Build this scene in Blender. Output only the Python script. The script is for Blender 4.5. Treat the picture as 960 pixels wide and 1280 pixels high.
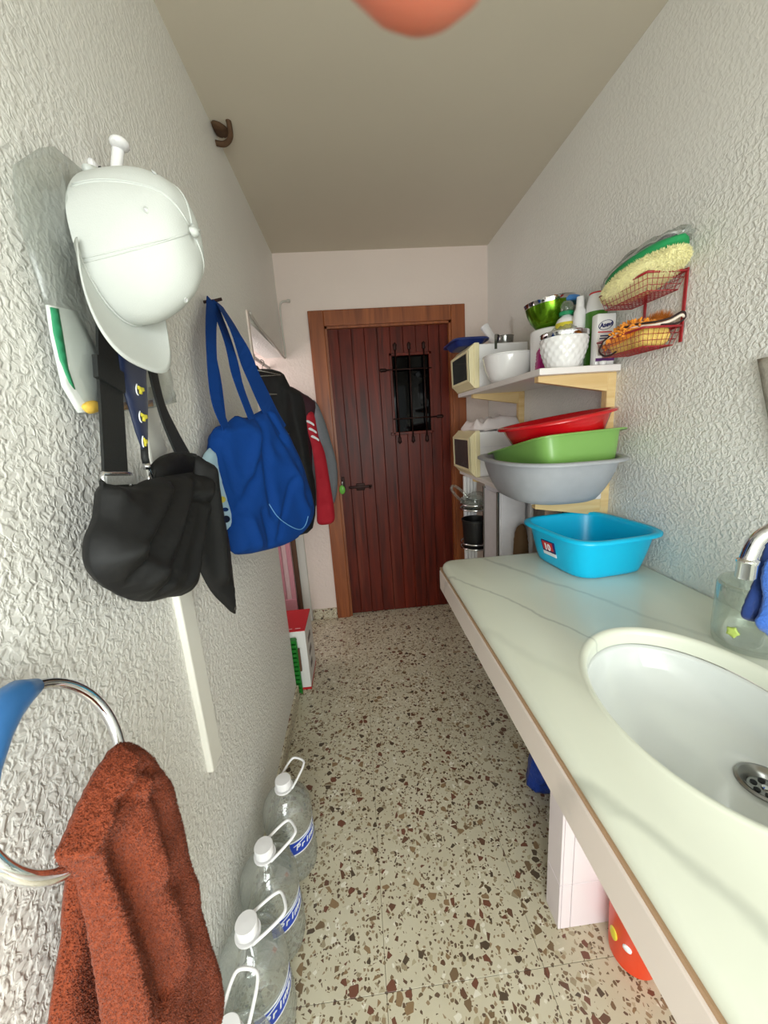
import bpy, bmesh, math, random
from mathutils import Vector, Matrix, noise
from mathutils.geometry import delaunay_2d_cdt
random.seed(7)
for o in list(bpy.data.objects):
    bpy.data.objects.remove(o)
scene = bpy.context.scene
C = scene.collection
PI = math.pi

# ------------------------------------------------------------------ camera
H = 1.36
FPX = 478.0
def _n(v):
    return v.normalized()
_D = _n(Vector((441-480, 534-640, FPX)))
_V = Vector((620-480, 2730-640, FPX)); _V = _n(_V - _D*_V.dot(_D))
_X = _V.cross(_D)
# rows: world x, y, z expressed in camera coordinates (x right, y down, z forward)
RW = Matrix((_X, _D, -_V))
cam_d = bpy.data.cameras.new('camera')
cam = bpy.data.objects.new('camera', cam_d); C.objects.link(cam)
cam_d.sensor_fit = 'VERTICAL'; cam_d.sensor_height = 36; cam_d.sensor_width = 27
cam_d.lens = FPX/1280*36
cam_d.clip_start = 0.005
cam_d.dof.use_dof = True; cam_d.dof.focus_distance = 1.5; cam_d.dof.aperture_fstop = 15
r, u, b = RW.col[0], -RW.col[1], -RW.col[2]
cam.matrix_world = Matrix(((r[0], u[0], b[0], 0), (r[1], u[1], b[1], 0), (r[2], u[2], b[2], H), (0, 0, 0, 1)))
scene.camera = cam
CAMP = Vector((0, 0, H))
def ray(px, py):
    return RW @ Vector((px-480, py-640, FPX))
def on_plane(px, py, p0, n):
    d = ray(px, py); n = Vector(n); p0 = Vector(p0)
    return CAMP + d*((p0-CAMP).dot(n)/d.dot(n))
def atX(px, py, X): return on_plane(px, py, (X, 0, 0), (1, 0, 0))
def atY(px, py, Y): return on_plane(px, py, (0, Y, 0), (0, 1, 0))
def atZ(px, py, Z): return on_plane(px, py, (0, 0, Z), (0, 0, 1))

# ------------------------------------------------------------------ world, light, exposure
w = bpy.data.worlds.new('world'); scene.world = w; w.use_nodes = True
w.node_tree.nodes['Background'].inputs[0].default_value = (0.92, 1.0, 0.97, 1)
w.node_tree.nodes['Background'].inputs[1].default_value = 1.0
def area(name, loc, rot, sx, sy, power, col):
    l = bpy.data.lights.new(name, 'AREA'); l.shape = 'RECTANGLE'; l.size = sx; l.size_y = sy
    l.energy = power; l.color = col
    o = bpy.data.objects.new(name, l); C.objects.link(o); o.location = loc; o.rotation_euler = rot
    return o
area('doorway_daylight_offscreen', (0.10, -1.15, 1.20), (math.radians(54), 0, math.radians(-2)), 1.15, 1.4, 42, (0.95, 1.0, 0.96))
# unseen light set against the alcove's closed left end wall: it makes the white glow over the coats
area('alcove_light_offscreen', (-1.09, 2.25, 1.45), (0, math.radians(-90), 0), 0.7, 0.6, 7, (1.0, 0.96, 0.95))
scene.view_settings.view_transform = 'Standard'
scene.view_settings.look = 'None'
scene.view_settings.gamma = 1
scene.view_settings.use_curve_mapping = False
scene.view_settings.exposure = 0.24

# ------------------------------------------------------------------ materials
def lin(c):
    return tuple(((v/255)/12.92 if v/255 <= 0.04045 else ((v/255+0.055)/1.055)**2.4) for v in c)
def mat(name, rgb=(200, 200, 200), rough=0.5, metal=0.0, var=0.0, vscale=8, bump=0.0, bscale=60, spec=0.5,
        trans=0.0, coat=0.0, sheen=0.0, bdist=0.002, sss=0.0, detail=3):
    m = bpy.data.materials.new(name); m.use_nodes = True
    nt = m.node_tree; p = nt.nodes['Principled BSDF']
    c = lin(rgb)
    p.inputs['Base Color'].default_value = (*c, 1)
    p.inputs['Roughness'].default_value = rough
    p.inputs['Metallic'].default_value = metal
    p.inputs['Specular IOR Level'].default_value = spec
    p.inputs['Transmission Weight'].default_value = trans
    p.inputs['Coat Weight'].default_value = coat
    p.inputs['Coat Roughness'].default_value = 0.1
    p.inputs['Sheen Weight'].default_value = sheen
    if sss:
        p.inputs['Subsurface Weight'].default_value = sss
        p.inputs['Subsurface Scale'].default_value = 0.01
    tc = nt.nodes.new('ShaderNodeTexCoord')
    if var:
        n = nt.nodes.new('ShaderNodeTexNoise'); n.inputs['Scale'].default_value = vscale; n.inputs['Detail'].default_value = 4
        nt.links.new(tc.outputs['Object'], n.inputs['Vector'])
        mx = nt.nodes.new('ShaderNodeMix'); mx.data_type = 'RGBA'
        mx.inputs[6].default_value = (*[v*(1-var) for v in c], 1)
        mx.inputs[7].default_value = (*[min(1, v*(1+var)) for v in c], 1)
        nt.links.new(n.outputs['Fac'], mx.inputs[0]); nt.links.new(mx.outputs[2], p.inputs['Base Color'])
    if bump:
        n2 = nt.nodes.new('ShaderNodeTexNoise'); n2.inputs['Scale'].default_value = bscale; n2.inputs['Detail'].default_value = detail
        nt.links.new(tc.outputs['Object'], n2.inputs['Vector'])
        bp = nt.nodes.new('ShaderNodeBump'); bp.inputs['Strength'].default_value = bump; bp.inputs['Distance'].default_value = bdist
        nt.links.new(n2.outputs['Fac'], bp.inputs['Height']); nt.links.new(bp.outputs['Normal'], p.inputs['Normal'])
    return m
def clear_mat(name, tint=(235, 240, 240), edge=0.55, base=0.12, rough=0.08, haze=0.0):
    """thin clear plastic or glass: see-through face on, reflecting at grazing angles"""
    m = bpy.data.materials.new(name); m.use_nodes = True; nt = m.node_tree; nt.nodes.clear()
    out = nt.nodes.new('ShaderNodeOutputMaterial')
    tr = nt.nodes.new('ShaderNodeBsdfTransparent'); tr.inputs[0].default_value = (*lin(tint), 1)
    gl = nt.nodes.new('ShaderNodeBsdfGlossy'); gl.inputs['Roughness'].default_value = rough
    df = nt.nodes.new('ShaderNodeBsdfDiffuse'); df.inputs[0].default_value = (*lin((225, 230, 228)), 1)
    lw = nt.nodes.new('ShaderNodeLayerWeight'); lw.inputs[0].default_value = 0.35
    mr = nt.nodes.new('ShaderNodeMapRange'); mr.inputs[3].default_value = base; mr.inputs[4].default_value = base+edge
    nt.links.new(lw.outputs['Facing'], mr.inputs[0])
    a = nt.nodes.new('ShaderNodeMixShader'); nt.links.new(mr.outputs[0], a.inputs[0])
    nt.links.new(tr.outputs[0], a.inputs[1]); nt.links.new(gl.outputs[0], a.inputs[2])
    bmix = nt.nodes.new('ShaderNodeMixShader'); bmix.inputs[0].default_value = haze
    nt.links.new(a.outputs[0], bmix.inputs[1]); nt.links.new(df.outputs[0], bmix.inputs[2])
    nt.links.new(bmix.outputs[0], out.inputs[0])
    return m
def plaster(name, rgb, strength=0.5, scale=92, dist=0.0045):
    m = bpy.data.materials.new(name); m.use_nodes = True; nt = m.node_tree; p = nt.nodes['Principled BSDF']
    p.inputs['Roughness'].default_value = 0.42; p.inputs['Specular IOR Level'].default_value = 0.45
    tc = nt.nodes.new('ShaderNodeTexCoord')
    n = nt.nodes.new('ShaderNodeTexNoise'); n.inputs['Scale'].default_value = scale; n.inputs['Detail'].default_value = 2.5
    n.inputs['Roughness'].default_value = 0.45; n.inputs['Distortion'].default_value = 0.6
    nt.links.new(tc.outputs['Object'], n.inputs['Vector'])
    cr = nt.nodes.new('ShaderNodeValToRGB'); cr.color_ramp.elements[0].position = 0.36; cr.color_ramp.elements[1].position = 0.66
    cr.color_ramp.interpolation = 'EASE'
    nt.links.new(n.outputs['Fac'], cr.inputs[0])
    # smoother trowelled patches towards the ceiling
    sx = nt.nodes.new('ShaderNodeSeparateXYZ'); nt.links.new(tc.outputs['Object'], sx.inputs[0])
    n3 = nt.nodes.new('ShaderNodeTexNoise'); n3.inputs['Scale'].default_value = 2.2; nt.links.new(tc.outputs['Object'], n3.inputs['Vector'])
    ad = nt.nodes.new('ShaderNodeMath'); ad.operation = 'MULTIPLY_ADD'; ad.inputs[1].default_value = 0.5
    nt.links.new(n3.outputs['Fac'], ad.inputs[0]); nt.links.new(sx.outputs['Z'], ad.inputs[2])
    mr = nt.nodes.new('ShaderNodeMapRange'); mr.inputs[1].default_value = 1.9; mr.inputs[2].default_value = 2.4
    mr.inputs[3].default_value = strength; mr.inputs[4].default_value = strength*0.38
    nt.links.new(ad.outputs[0], mr.inputs[0])
    bp = nt.nodes.new('ShaderNodeBump'); bp.inputs['Distance'].default_value = dist
    nt.links.new(mr.outputs[0], bp.inputs['Strength'])
    nt.links.new(cr.outputs[0], bp.inputs['Height']); nt.links.new(bp.outputs['Normal'], p.inputs['Normal'])
    n2 = nt.nodes.new('ShaderNodeTexNoise'); n2.inputs['Scale'].default_value = 3; n2.inputs['Detail'].default_value = 5
    nt.links.new(tc.outputs['Object'], n2.inputs['Vector'])
    mx = nt.nodes.new('ShaderNodeMix'); mx.data_type = 'RGBA'; c = lin(rgb)
    mx.inputs[6].default_value = (*[v*0.93 for v in c], 1); mx.inputs[7].default_value = (*c, 1)
    nt.links.new(n2.outputs['Fac'], mx.inputs[0]); nt.links.new(mx.outputs[2], p.inputs['Base Color'])
    return m
def terrazzo(name):
    m = bpy.data.materials.new(name); m.use_nodes = True; nt = m.node_tree; p = nt.nodes['Principled BSDF']
    N = nt.nodes.new; L = nt.links.new
    p.inputs['Roughness'].default_value = 0.3
    gm = N('ShaderNodeNewGeometry')
    ns = N('ShaderNodeTexNoise'); ns.inputs['Scale'].default_value = 5; ns.inputs['Detail'].default_value = 5; L(gm.outputs['Position'], ns.inputs['Vector'])
    base = N('ShaderNodeMix'); base.data_type = 'RGBA'
    base.inputs[6].default_value = (*lin((186, 176, 150)), 1); base.inputs[7].default_value = (*lin((218, 211, 190)), 1)
    L(ns.outputs['Fac'], base.inputs[0])
    prev = base.outputs[2]
    # pale aggregate, then dark and brown chips at three sizes
    for sc, thr, seed, cols in ((70, 0.34, 3.1, [(224, 218, 202), (180, 168, 140), (205, 196, 172), (160, 146, 120)]),
                                (120, 0.34, 9.7, [(130, 110, 84), (108, 90, 68), (156, 134, 106), (104, 82, 66)]),
                                (52, 0.26, 0.0, [(122, 100, 76), (106, 76, 60), (88, 74, 60), (144, 118, 88), (118, 76, 60)])):
        mp = N('ShaderNodeMapping'); mp.inputs['Location'].default_value = (seed, seed*1.7, 0); L(gm.outputs['Position'], mp.inputs['Vector'])
        v = N('ShaderNodeTexVoronoi'); v.voronoi_dimensions = '3D'; v.inputs['Scale'].default_value = sc; L(mp.outputs[0], v.inputs['Vector'])
        ve = N('ShaderNodeTexVoronoi'); ve.voronoi_dimensions = '3D'; ve.feature = 'DISTANCE_TO_EDGE'; ve.inputs['Scale'].default_value = sc; L(mp.outputs[0], ve.inputs['Vector'])
        sp = N('ShaderNodeSeparateColor'); L(v.outputs['Color'], sp.inputs[0])
        lt = N('ShaderNodeMath'); lt.operation = 'LESS_THAN'; lt.inputs[1].default_value = thr; L(sp.outputs[0], lt.inputs[0])
        # chip size varies cell by cell
        em = N('ShaderNodeMath'); em.operation = 'MULTIPLY_ADD'; em.inputs[1].default_value = 0.16; em.inputs[2].default_value = 0.06; L(sp.outputs[2], em.inputs[0])
        gt = N('ShaderNodeMath'); gt.operation = 'GREATER_THAN'; L(ve.outputs['Distance'], gt.inputs[0]); L(em.outputs[0], gt.inputs[1])
        mu = N('ShaderNodeMath'); mu.operation = 'MULTIPLY'; L(lt.outputs[0], mu.inputs[0]); L(gt.outputs[0], mu.inputs[1])
        cr = N('ShaderNodeValToRGB'); cr.color_ramp.interpolation = 'CONSTANT'
        els = cr.color_ramp.elements
        while len(els) < len(cols): els.new(1)
        for i, cc in enumerate(cols):
            els[i].position = i/len(cols); els[i].color = (*lin(cc), 1)
        L(sp.outputs[1], cr.inputs[0])
        mx = N('ShaderNodeMix'); mx.data_type = 'RGBA'; L(mu.outputs[0], mx.inputs[0]); L(prev, mx.inputs[6]); L(cr.outputs[0], mx.inputs[7])
        prev = mx.outputs[2]
    L(prev, p.inputs['Base Color'])
    return m
def wood(name, dark, light, rough=0.4, axis='Z', scale=1.0, wear=None, coat=0.2):
    m = bpy.data.materials.new(name); m.use_nodes = True; nt = m.node_tree; p = nt.nodes['Principled BSDF']; N = nt.nodes.new; L = nt.links.new
    p.inputs['Roughness'].default_value = rough; p.inputs['Coat Weight'].default_value = coat; p.inputs['Coat Roughness'].default_value = 0.25
    gm = N('ShaderNodeNewGeometry'); mp = N('ShaderNodeMapping')
    s = {'X': (1.5, 22, 22), 'Y': (22, 1.5, 22), 'Z': (22, 22, 1.5)}[axis]
    mp.inputs['Scale'].default_value = tuple(v*scale for v in s); L(gm.outputs['Position'], mp.inputs[0])
    oi = N('ShaderNodeObjectInfo'); 
    n = N('ShaderNodeTexNoise'); n.noise_dimensions = '4D'; n.inputs['Scale'].default_value = 1.6; n.inputs['Detail'].default_value = 6; n.inputs['Distortion'].default_value = 0.7
    L(mp.outputs[0], n.inputs['Vector'])
    m2 = N('ShaderNodeMath'); m2.operation = 'MULTIPLY'; m2.inputs[1].default_value = 9; L(oi.outputs['Random'], m2.inputs[0]); L(m2.outputs[0], n.inputs['W'])
    cr = N('ShaderNodeValToRGB'); cr.color_ramp.elements[0].position = 0.3; cr.color_ramp.elements[1].position = 0.72
    cr.color_ramp.elements[0].color = (*lin(dark), 1); cr.color_ramp.elements[1].color = (*lin(light), 1)
    L(n.outputs['Fac'], cr.inputs[0]); prev = cr.outputs[0]
    if wear:
        n3 = N('ShaderNodeTexNoise'); n3.inputs['Scale'].default_value = 0.55; n3.inputs['Detail'].default_value = 6; L(mp.outputs[0], n3.inputs['Vector'])
        c3 = N('ShaderNodeValToRGB'); c3.color_ramp.elements[0].position = 0.60; c3.color_ramp.elements[1].position = 0.80; L(n3.outputs['Fac'], c3.inputs[0])
        mu = N('ShaderNodeMath'); mu.operation = 'MULTIPLY'; mu.inputs[1].default_value = 0.45; L(c3.outputs[0], mu.inputs[0])
        mx = N('ShaderNodeMix'); mx.data_type = 'RGBA'; mx.inputs[7].default_value = (*lin(wear), 1); L(mu.outputs[0], mx.inputs[0]); L(prev, mx.inputs[6]); prev = mx.outputs[2]
    L(prev, p.inputs['Base Color'])
    bp = N('ShaderNodeBump'); bp.inputs['Strength'].default_value = 0.25; bp.inputs['Distance'].default_value = 0.002
    L(n.outputs['Fac'], bp.inputs['Height']); L(bp.outputs[0], p.inputs['Normal'])
    return m
def marble(name, rgb, vein, rough=0.22, veins=((0.783, 0.007, 0.75), (0.437, 0.018, 0.7), (0.98, 0.012, 0.5), (0.15, 0.014, 0.6), (0.62, 0.02, 0.18))):
    """pale marble; veins = (position along the slab's grain, width, strength)"""
    m = bpy.data.materials.new(name); m.use_nodes = True; nt = m.node_tree; p = nt.nodes['Principled BSDF']; N = nt.nodes.new; L = nt.links.new
    p.inputs['Roughness'].default_value = rough
    gm = N('ShaderNodeNewGeometry')
    n = N('ShaderNodeTexNoise'); n.inputs['Scale'].default_value = 2.5; n.inputs['Detail'].default_value = 6; L(gm.outputs['Position'], n.inputs['Vector'])
    n2 = N('ShaderNodeTexNoise'); n2.inputs['Scale'].default_value = 9; n2.inputs['Detail'].default_value = 4; L(gm.outputs['Position'], n2.inputs['Vector'])
    dt = N('ShaderNodeVectorMath'); dt.operation = 'DOT_PRODUCT'; dt.inputs[1].default_value = (0.895, 0.445, 0.25); L(gm.outputs['Position'], dt.inputs[0])
    sh = N('ShaderNodeMath'); sh.operation = 'MULTIPLY_ADD'; sh.inputs[1].default_value = 0.05; L(n2.outputs['Fac'], sh.inputs[0]); L(dt.outputs['Value'], sh.inputs[2])
    b0 = N('ShaderNodeMix'); b0.data_type = 'RGBA'; c = lin(rgb)
    b0.inputs[6].default_value = (*[v*0.88 for v in c], 1); b0.inputs[7].default_value = (*c, 1); L(n.outputs['Fac'], b0.inputs[0])
    prev = b0.outputs[2]
    for c0, wd, st_ in veins:
        sb_ = N('ShaderNodeMath'); sb_.operation = 'SUBTRACT'; sb_.inputs[1].default_value = c0+0.025+0.214; L(sh.outputs[0], sb_.inputs[0])
        ab = N('ShaderNodeMath'); ab.operation = 'ABSOLUTE'; L(sb_.outputs[0], ab.inputs[0])
        mr = N('ShaderNodeMapRange'); mr.interpolation_type = 'SMOOTHSTEP'; mr.inputs[1].default_value = 0; mr.inputs[2].default_value = wd; mr.inputs[3].default_value = st_; mr.inputs[4].default_value = 0
        L(ab.outputs[0], mr.inputs[0])
        mu = N('ShaderNodeMath'); mu.operation = 'MULTIPLY'; L(mr.outputs[0], mu.inputs[0]); L(n.outputs['Fac'], mu.inputs[1])
        mx = N('ShaderNodeMix'); mx.data_type = 'RGBA'; L(mu.outputs[0], mx.inputs[0]); L(prev, mx.inputs[6]); mx.inputs[7].default_value = (*lin(vein), 1)
        prev = mx.outputs[2]
    L(prev, p.inputs['Base Color'])
    return m
M = {}
M['plaster'] = plaster('rough_plaster', (238, 236, 231))
M['plaster_far'] = plaster('fine_plaster', (238, 222, 214), 0.3, 60, 0.004)
M['ceiling'] = mat('ceiling_paint', (208, 198, 180), 0.8, var=0.04, vscale=3, bump=0.12, bscale=40)
M['terrazzo'] = terrazzo('terrazzo')
M['grout'] = mat('grout', (120, 108, 88), 0.8)
M['door_wood'] = wood('door_wood', (58, 15, 8), (116, 38, 20), 0.42, wear=(150, 84, 66), coat=0.03)
M['door_wood'].node_tree.nodes['Principled BSDF'].inputs['Specular IOR Level'].default_value = 0.22
M['frame_wood'] = wood('frame_wood', (116, 56, 22), (166, 92, 44), 0.45, coat=0.1)
M['pine'] = wood('pine', (214, 178, 118), (238, 212, 160), 0.5, axis='X', coat=0.1)
M['brown_wood'] = wood('brown_wood', (74, 48, 34), (104, 70, 48), 0.5)
M['iron'] = mat('wrought_iron', (46, 24, 20), 0.5, metal=0.6, bump=0.3, bscale=120)
M['rust'] = mat('rust', (84, 58, 36), 0.8, var=0.3, vscale=60, bump=0.5, bscale=150)
M['blackglass'] = mat('black_glass', (3, 3, 4), 0.05, spec=0.12)
M['marble'] = marble('marble', (230, 233, 217), (120, 126, 116))
M['apron'] = marble('apron_marble', (234, 220, 212), (170, 164, 160), 0.3)
M['joint'] = mat('brown_joint', (176, 142, 110), 0.7)
M['ceramic'] = mat('ceramic', (220, 224, 222), 0.10, coat=0.5)
M['chrome'] = mat('chrome', (225, 225, 228), 0.07, metal=1)
M['steel'] = mat('steel', (150, 150, 148), 0.25, metal=1)
M['black'] = mat('black', (8, 8, 9), 0.5)
M['white_plastic'] = mat('white_plastic', (238, 236, 238), 0.35)
M['white_gloss'] = mat('white_gloss', (242, 240, 240), 0.12, coat=0.4)
M['cream'] = mat('cream_plastic', (236, 224, 182), 0.35)
M['smoke'] = clear_mat('smoked_window', (104, 94, 88), 0.4, 0.06, 0.1, 0.05)
M['clear'] = clear_mat('clear_plastic', (222, 228, 226), 0.55, 0.10, 0.06)
M['pet'] = clear_mat('pet_bottle', (246, 249, 248), 0.45, 0.14, 0.08, 0.11)
M['glass'] = clear_mat('jar_glass', (242, 246, 242), 0.45, 0.08, 0.05, 0.06)
M['filmbag'] = clear_mat('bag_film', (244, 246, 244), 0.30, 0.07, 0.2, 0.10)
M['cap_white'] = mat('cap_cotton', (202, 205, 201), 0.9, bump=0.15, bscale=500)
M['bag_black'] = mat('bag_nylon', (19, 19, 20), 0.62, bump=0.15, bscale=60, bdist=0.004, spec=0.35)
M['strap_black'] = mat('strap_webbing', (30, 32, 32), 0.6, bump=0.3, bscale=400)
M['navy'] = mat('navy_ribbon', (12, 30, 68), 0.5, sheen=0.2)
M['yellow'] = mat('yellow_print', (226, 214, 74), 0.5)
M['tote'] = mat('tote_cotton', (0, 56, 128), 0.85, var=0.08, vscale=14, bump=0.3, bscale=26, bdist=0.006, spec=0.25)
M['tote_seam'] = mat('tote_seam', (96, 150, 200), 0.7)
M['tote_dark'] = mat('tote_strap', (0, 52, 120), 0.85, spec=0.25)
M['towel'] = mat('terry', (142, 68, 43), 0.95, sheen=0.08, spec=0.15, var=0.18, vscale=260, bump=0.8, bscale=420, bdist=0.004)
M['blue_plastic'] = mat('blue_plastic', (62, 122, 188), 0.35)
M['cyan'] = mat('cyan_plastic', (0, 192, 238), 0.32)
M['red'] = mat('red_plastic', (196, 14, 24), 0.22, coat=0.3)
M['green'] = mat('green_plastic', (126, 172, 88), 0.28, coat=0.2)
M['grey'] = mat('grey_plastic', (164, 166, 172), 0.4, var=0.1, vscale=30)
M['wire'] = mat('red_wire', (160, 30, 40), 0.35, coat=0.2)
M['fluff'] = mat('yellow_fluff', (242, 234, 178), 0.95, sheen=0.4)
M['green_cloth'] = mat('green_foam', (30, 146, 84), 0.8, bump=0.4, bscale=120)
M['orange'] = mat('orange_chenille', (240, 150, 34), 0.85, sheen=0.3)
M['brush_brown'] = mat('brush_bristles', (200, 118, 40), 0.8)
M['sponge'] = mat('sponge_yellow', (240, 206, 112), 0.9, bump=0.8, bscale=180, var=0.1, vscale=60, bdist=0.004)
M['white_trim'] = mat('sponge_trim', (236, 220, 205), 0.8)
M['dark_trim'] = mat('dark_trim', (40, 18, 18), 0.7)
M['metal_green'] = mat('green_steel', (96, 142, 22), 0.18, metal=0.75)
M['magenta'] = mat('magenta', (176, 24, 120), 0.45)
M['shelf_white'] = mat('shelf_laminate', (236, 230, 228), 0.35)
M['shelf_under'] = mat('shelf_underside', (206, 196, 184), 0.5)
M['red_jersey'] = mat('red_jersey', (176, 18, 40), 0.8, bump=0.3, bscale=25, bdist=0.006)
M['maroon'] = mat('maroon', (58, 24, 36), 0.8)
M['grey_jersey'] = mat('grey_jersey', (118, 122, 128), 0.85, var=0.12, vscale=150)
M['jacket_black'] = mat('jacket_black', (10, 10, 13), 0.75, bump=0.3, bscale=25, bdist=0.006)
M['pale_blue'] = mat('pale_blue_print', (176, 206, 222), 0.6)
M['pink'] = mat('pink_cloth', (216, 150, 164), 0.8)
M['pink_pale'] = mat('pink_pale', (232, 200, 204), 0.8)
M['lime'] = mat('lime_tag', (110, 190, 70), 0.4)
M['skin'] = mat('skin', (176, 98, 76), 0.55, sss=0.25, var=0.05, vscale=200, bump=0.2, bscale=900, bdist=0.0003)
M['nail'] = mat('nail', (232, 168, 152), 0.25)
M['label_blue'] = mat('label_blue', (16, 62, 178), 0.35)
M['white_print'] = mat('white_print', (240, 242, 246), 0.5)
M['navy_print'] = mat('navy_print', (24, 26, 96), 0.5)
M['red_print'] = mat('red_print', (206, 44, 50), 0.5)
M['paper'] = mat('paper', (228, 232, 230), 0.7)
M['paper_green'] = mat('paper_green', (44, 142, 98), 0.6)
M['card_red'] = mat('card_red', (196, 26, 36), 0.4)
M['card_white'] = mat('card_white', (232, 230, 228), 0.5)
M['crate_green'] = mat('crate_green', (22, 120, 34), 0.4)
M['orange_red'] = mat('bucket_red', (222, 66, 30), 0.35)
M['blue_bag'] = mat('blue_bag', (22, 62, 160), 0.35, bump=0.8, bscale=30, bdist=0.01)
M['microfibre'] = mat('microfibre', (18, 48, 108), 0.9, bump=0.6, bscale=200, sheen=0.2)
M['microfibre_light'] = mat('microfibre_light', (58, 104, 190), 0.9, bump=0.9, bscale=220, sheen=0.2, bdist=0.004)
M['tile'] = mat('pink_tile', (236, 224, 230), 0.25)
M['tile_grout'] = mat('tile_grout', (176, 160, 160), 0.8)
M['bottle_green'] = mat('green_liquid', (72, 128, 40), 0.25, var=0.2, vscale=20)
M['label_yellow'] = mat('label_yellow', (222, 206, 60), 0.4)
M['cap_green'] = mat('cap_green', (20, 140, 90), 0.35)
M['speckle'] = mat('speckled_cloth', (168, 162, 152), 0.9, var=0.35, vscale=180, bump=0.5, bscale=200)
M['blue_tray'] = mat('blue_tray', (28, 46, 110), 0.35)
M['paper_brown'] = mat('brown_paper', (92, 68, 40), 0.7, var=0.2, vscale=20)
M['panel_grey'] = mat('grey_panel', (222, 220, 226), 0.4, var=0.10, vscale=25, bump=0.1, bscale=60)
M['cable'] = mat('cable', (206, 200, 192), 0.5)

# ------------------------------------------------------------------ builders
def tag(o, label=None, cat=None, group=None, kind=None):
    if label: o['label'] = label
    if cat: o['category'] = cat
    if group: o['group'] = group
    if kind: o['kind'] = kind
    return o
def empty(name, loc, label=None, cat=None, group=None):
    o = bpy.data.objects.new(name, None); C.objects.link(o); o.location = loc; o.empty_display_size = 0.05
    tag(o, label, cat, group); return o
def obj(name, me, m=None, parent=None, smooth=None, label=None):
    """me: Mesh or (verts, faces) in world coordinates"""
    if isinstance(me, tuple):
        d = bpy.data.meshes.new(name); d.from_pydata([tuple(v) for v in me[0]], [], [tuple(f) for f in me[1]])
    else:
        d = me
    bm = bmesh.new(); bm.from_mesh(d); bmesh.ops.recalc_face_normals(bm, faces=bm.faces); bm.to_mesh(d); bm.free()
    d.validate(); d.update()
    o = bpy.data.objects.new(name, d); C.objects.link(o)
    if m is not None:
        d.materials.append(M[m] if isinstance(m, str) else m)
    if parent is not None:
        o.parent = parent
        mw = Matrix.Translation(parent_loc(parent))
        o.matrix_parent_inverse = mw.inverted()
    if smooth is not None:
        if smooth:
            d.shade_smooth()
            if smooth is not True:
                d.set_sharp_from_angle(angle=math.radians(smooth))
    if label: o['label'] = label
    return o
def parent_loc(p):
    v = Vector(p.location)
    return v
def join(*ms):
    V, F = [], []
    for v, f in ms:
        k = len(V); V += [Vector(a) for a in v]; F += [tuple(i+k for i in g) for g in f]
    return V, F
def xf(m, mat4):
    return [mat4 @ Vector(v) for v in m[0]], m[1]
def move(m, d):
    d = Vector(d); return [Vector(v)+d for v in m[0]], m[1]
def box(x0, x1, y0, y1, z0, z1, bev=0.0, seg=2):
    bm = bmesh.new()
    bmesh.ops.create_cube(bm, size=1, matrix=Matrix.Translation(((x0+x1)/2, (y0+y1)/2, (z0+z1)/2)) @ Matrix.Diagonal((x1-x0, y1-y0, z1-z0, 1)))
    if bev:
        bmesh.ops.bevel(bm, geom=list(bm.edges), offset=bev, segments=seg, affect='EDGES', profile=0.5)
    bm.verts.ensure_lookup_table()
    r = ([v.co.copy() for v in bm.verts], [tuple(v.index for v in f.verts) for f in bm.faces]); bm.free()
    return r
def lathe(prof, seg=32, cx=0, cy=0, cz=0, closed=False, fn=None):
    """prof: list of (radius, z)"""
    V, F = [], []
    n = len(prof)
    for i in range(seg):
        a = 2*PI*i/seg; ca, sa = math.cos(a), math.sin(a)
        for (rr, z) in prof:
            k = fn(a, z) if fn else 1
            V.append(Vector((cx+rr*k*ca, cy+rr*k*sa, cz+z)))
    for i in range(seg):
        j = (i+1) % seg
        for k in range(n-1):
            F.append((i*n+k, j*n+k, j*n+k+1, i*n+k+1))
        if closed:
            F.append((i*n+n-1, j*n+n-1, j*n, i*n))
    if not closed:
        if prof[0][0] > 1e-6: F.append(tuple(i*n for i in range(seg))[::-1])
        if prof[-1][0] > 1e-6: F.append(tuple(i*n+n-1 for i in range(seg)))
    return V, F
def loft(rings, close_a=True, close_b=True):
    V, F = [], []; n = len(rings[0])
    for rg in rings: V += [Vector(p) for p in rg]
    for k in range(len(rings)-1):
        for i in range(n):
            j = (i+1) % n
            F.append((k*n+i, k*n+j, (k+1)*n+j, (k+1)*n+i))
    if close_a: F.append(tuple(range(n))[::-1])
    if close_b: F.append(tuple((len(rings)-1)*n+i for i in range(n)))
    return V, F
def smooth_path(pts, n=8):
    pts = [Vector(p) for p in pts]
    if len(pts) < 3: return pts
    out = []
    P = [pts[0]*2-pts[1]]+pts+[pts[-1]*2-pts[-2]]
    for i in range(1, len(P)-2):
        a, b2, c, d = P[i-1], P[i], P[i+1], P[i+2]
        for k in range(n):
            t = k/n
            out.append(0.5*((2*b2)+(c-a)*t+(2*a-5*b2+4*c-d)*t*t+(3*b2-a-3*c+d)*t**3))
    out.append(pts[-1]); return out
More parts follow.
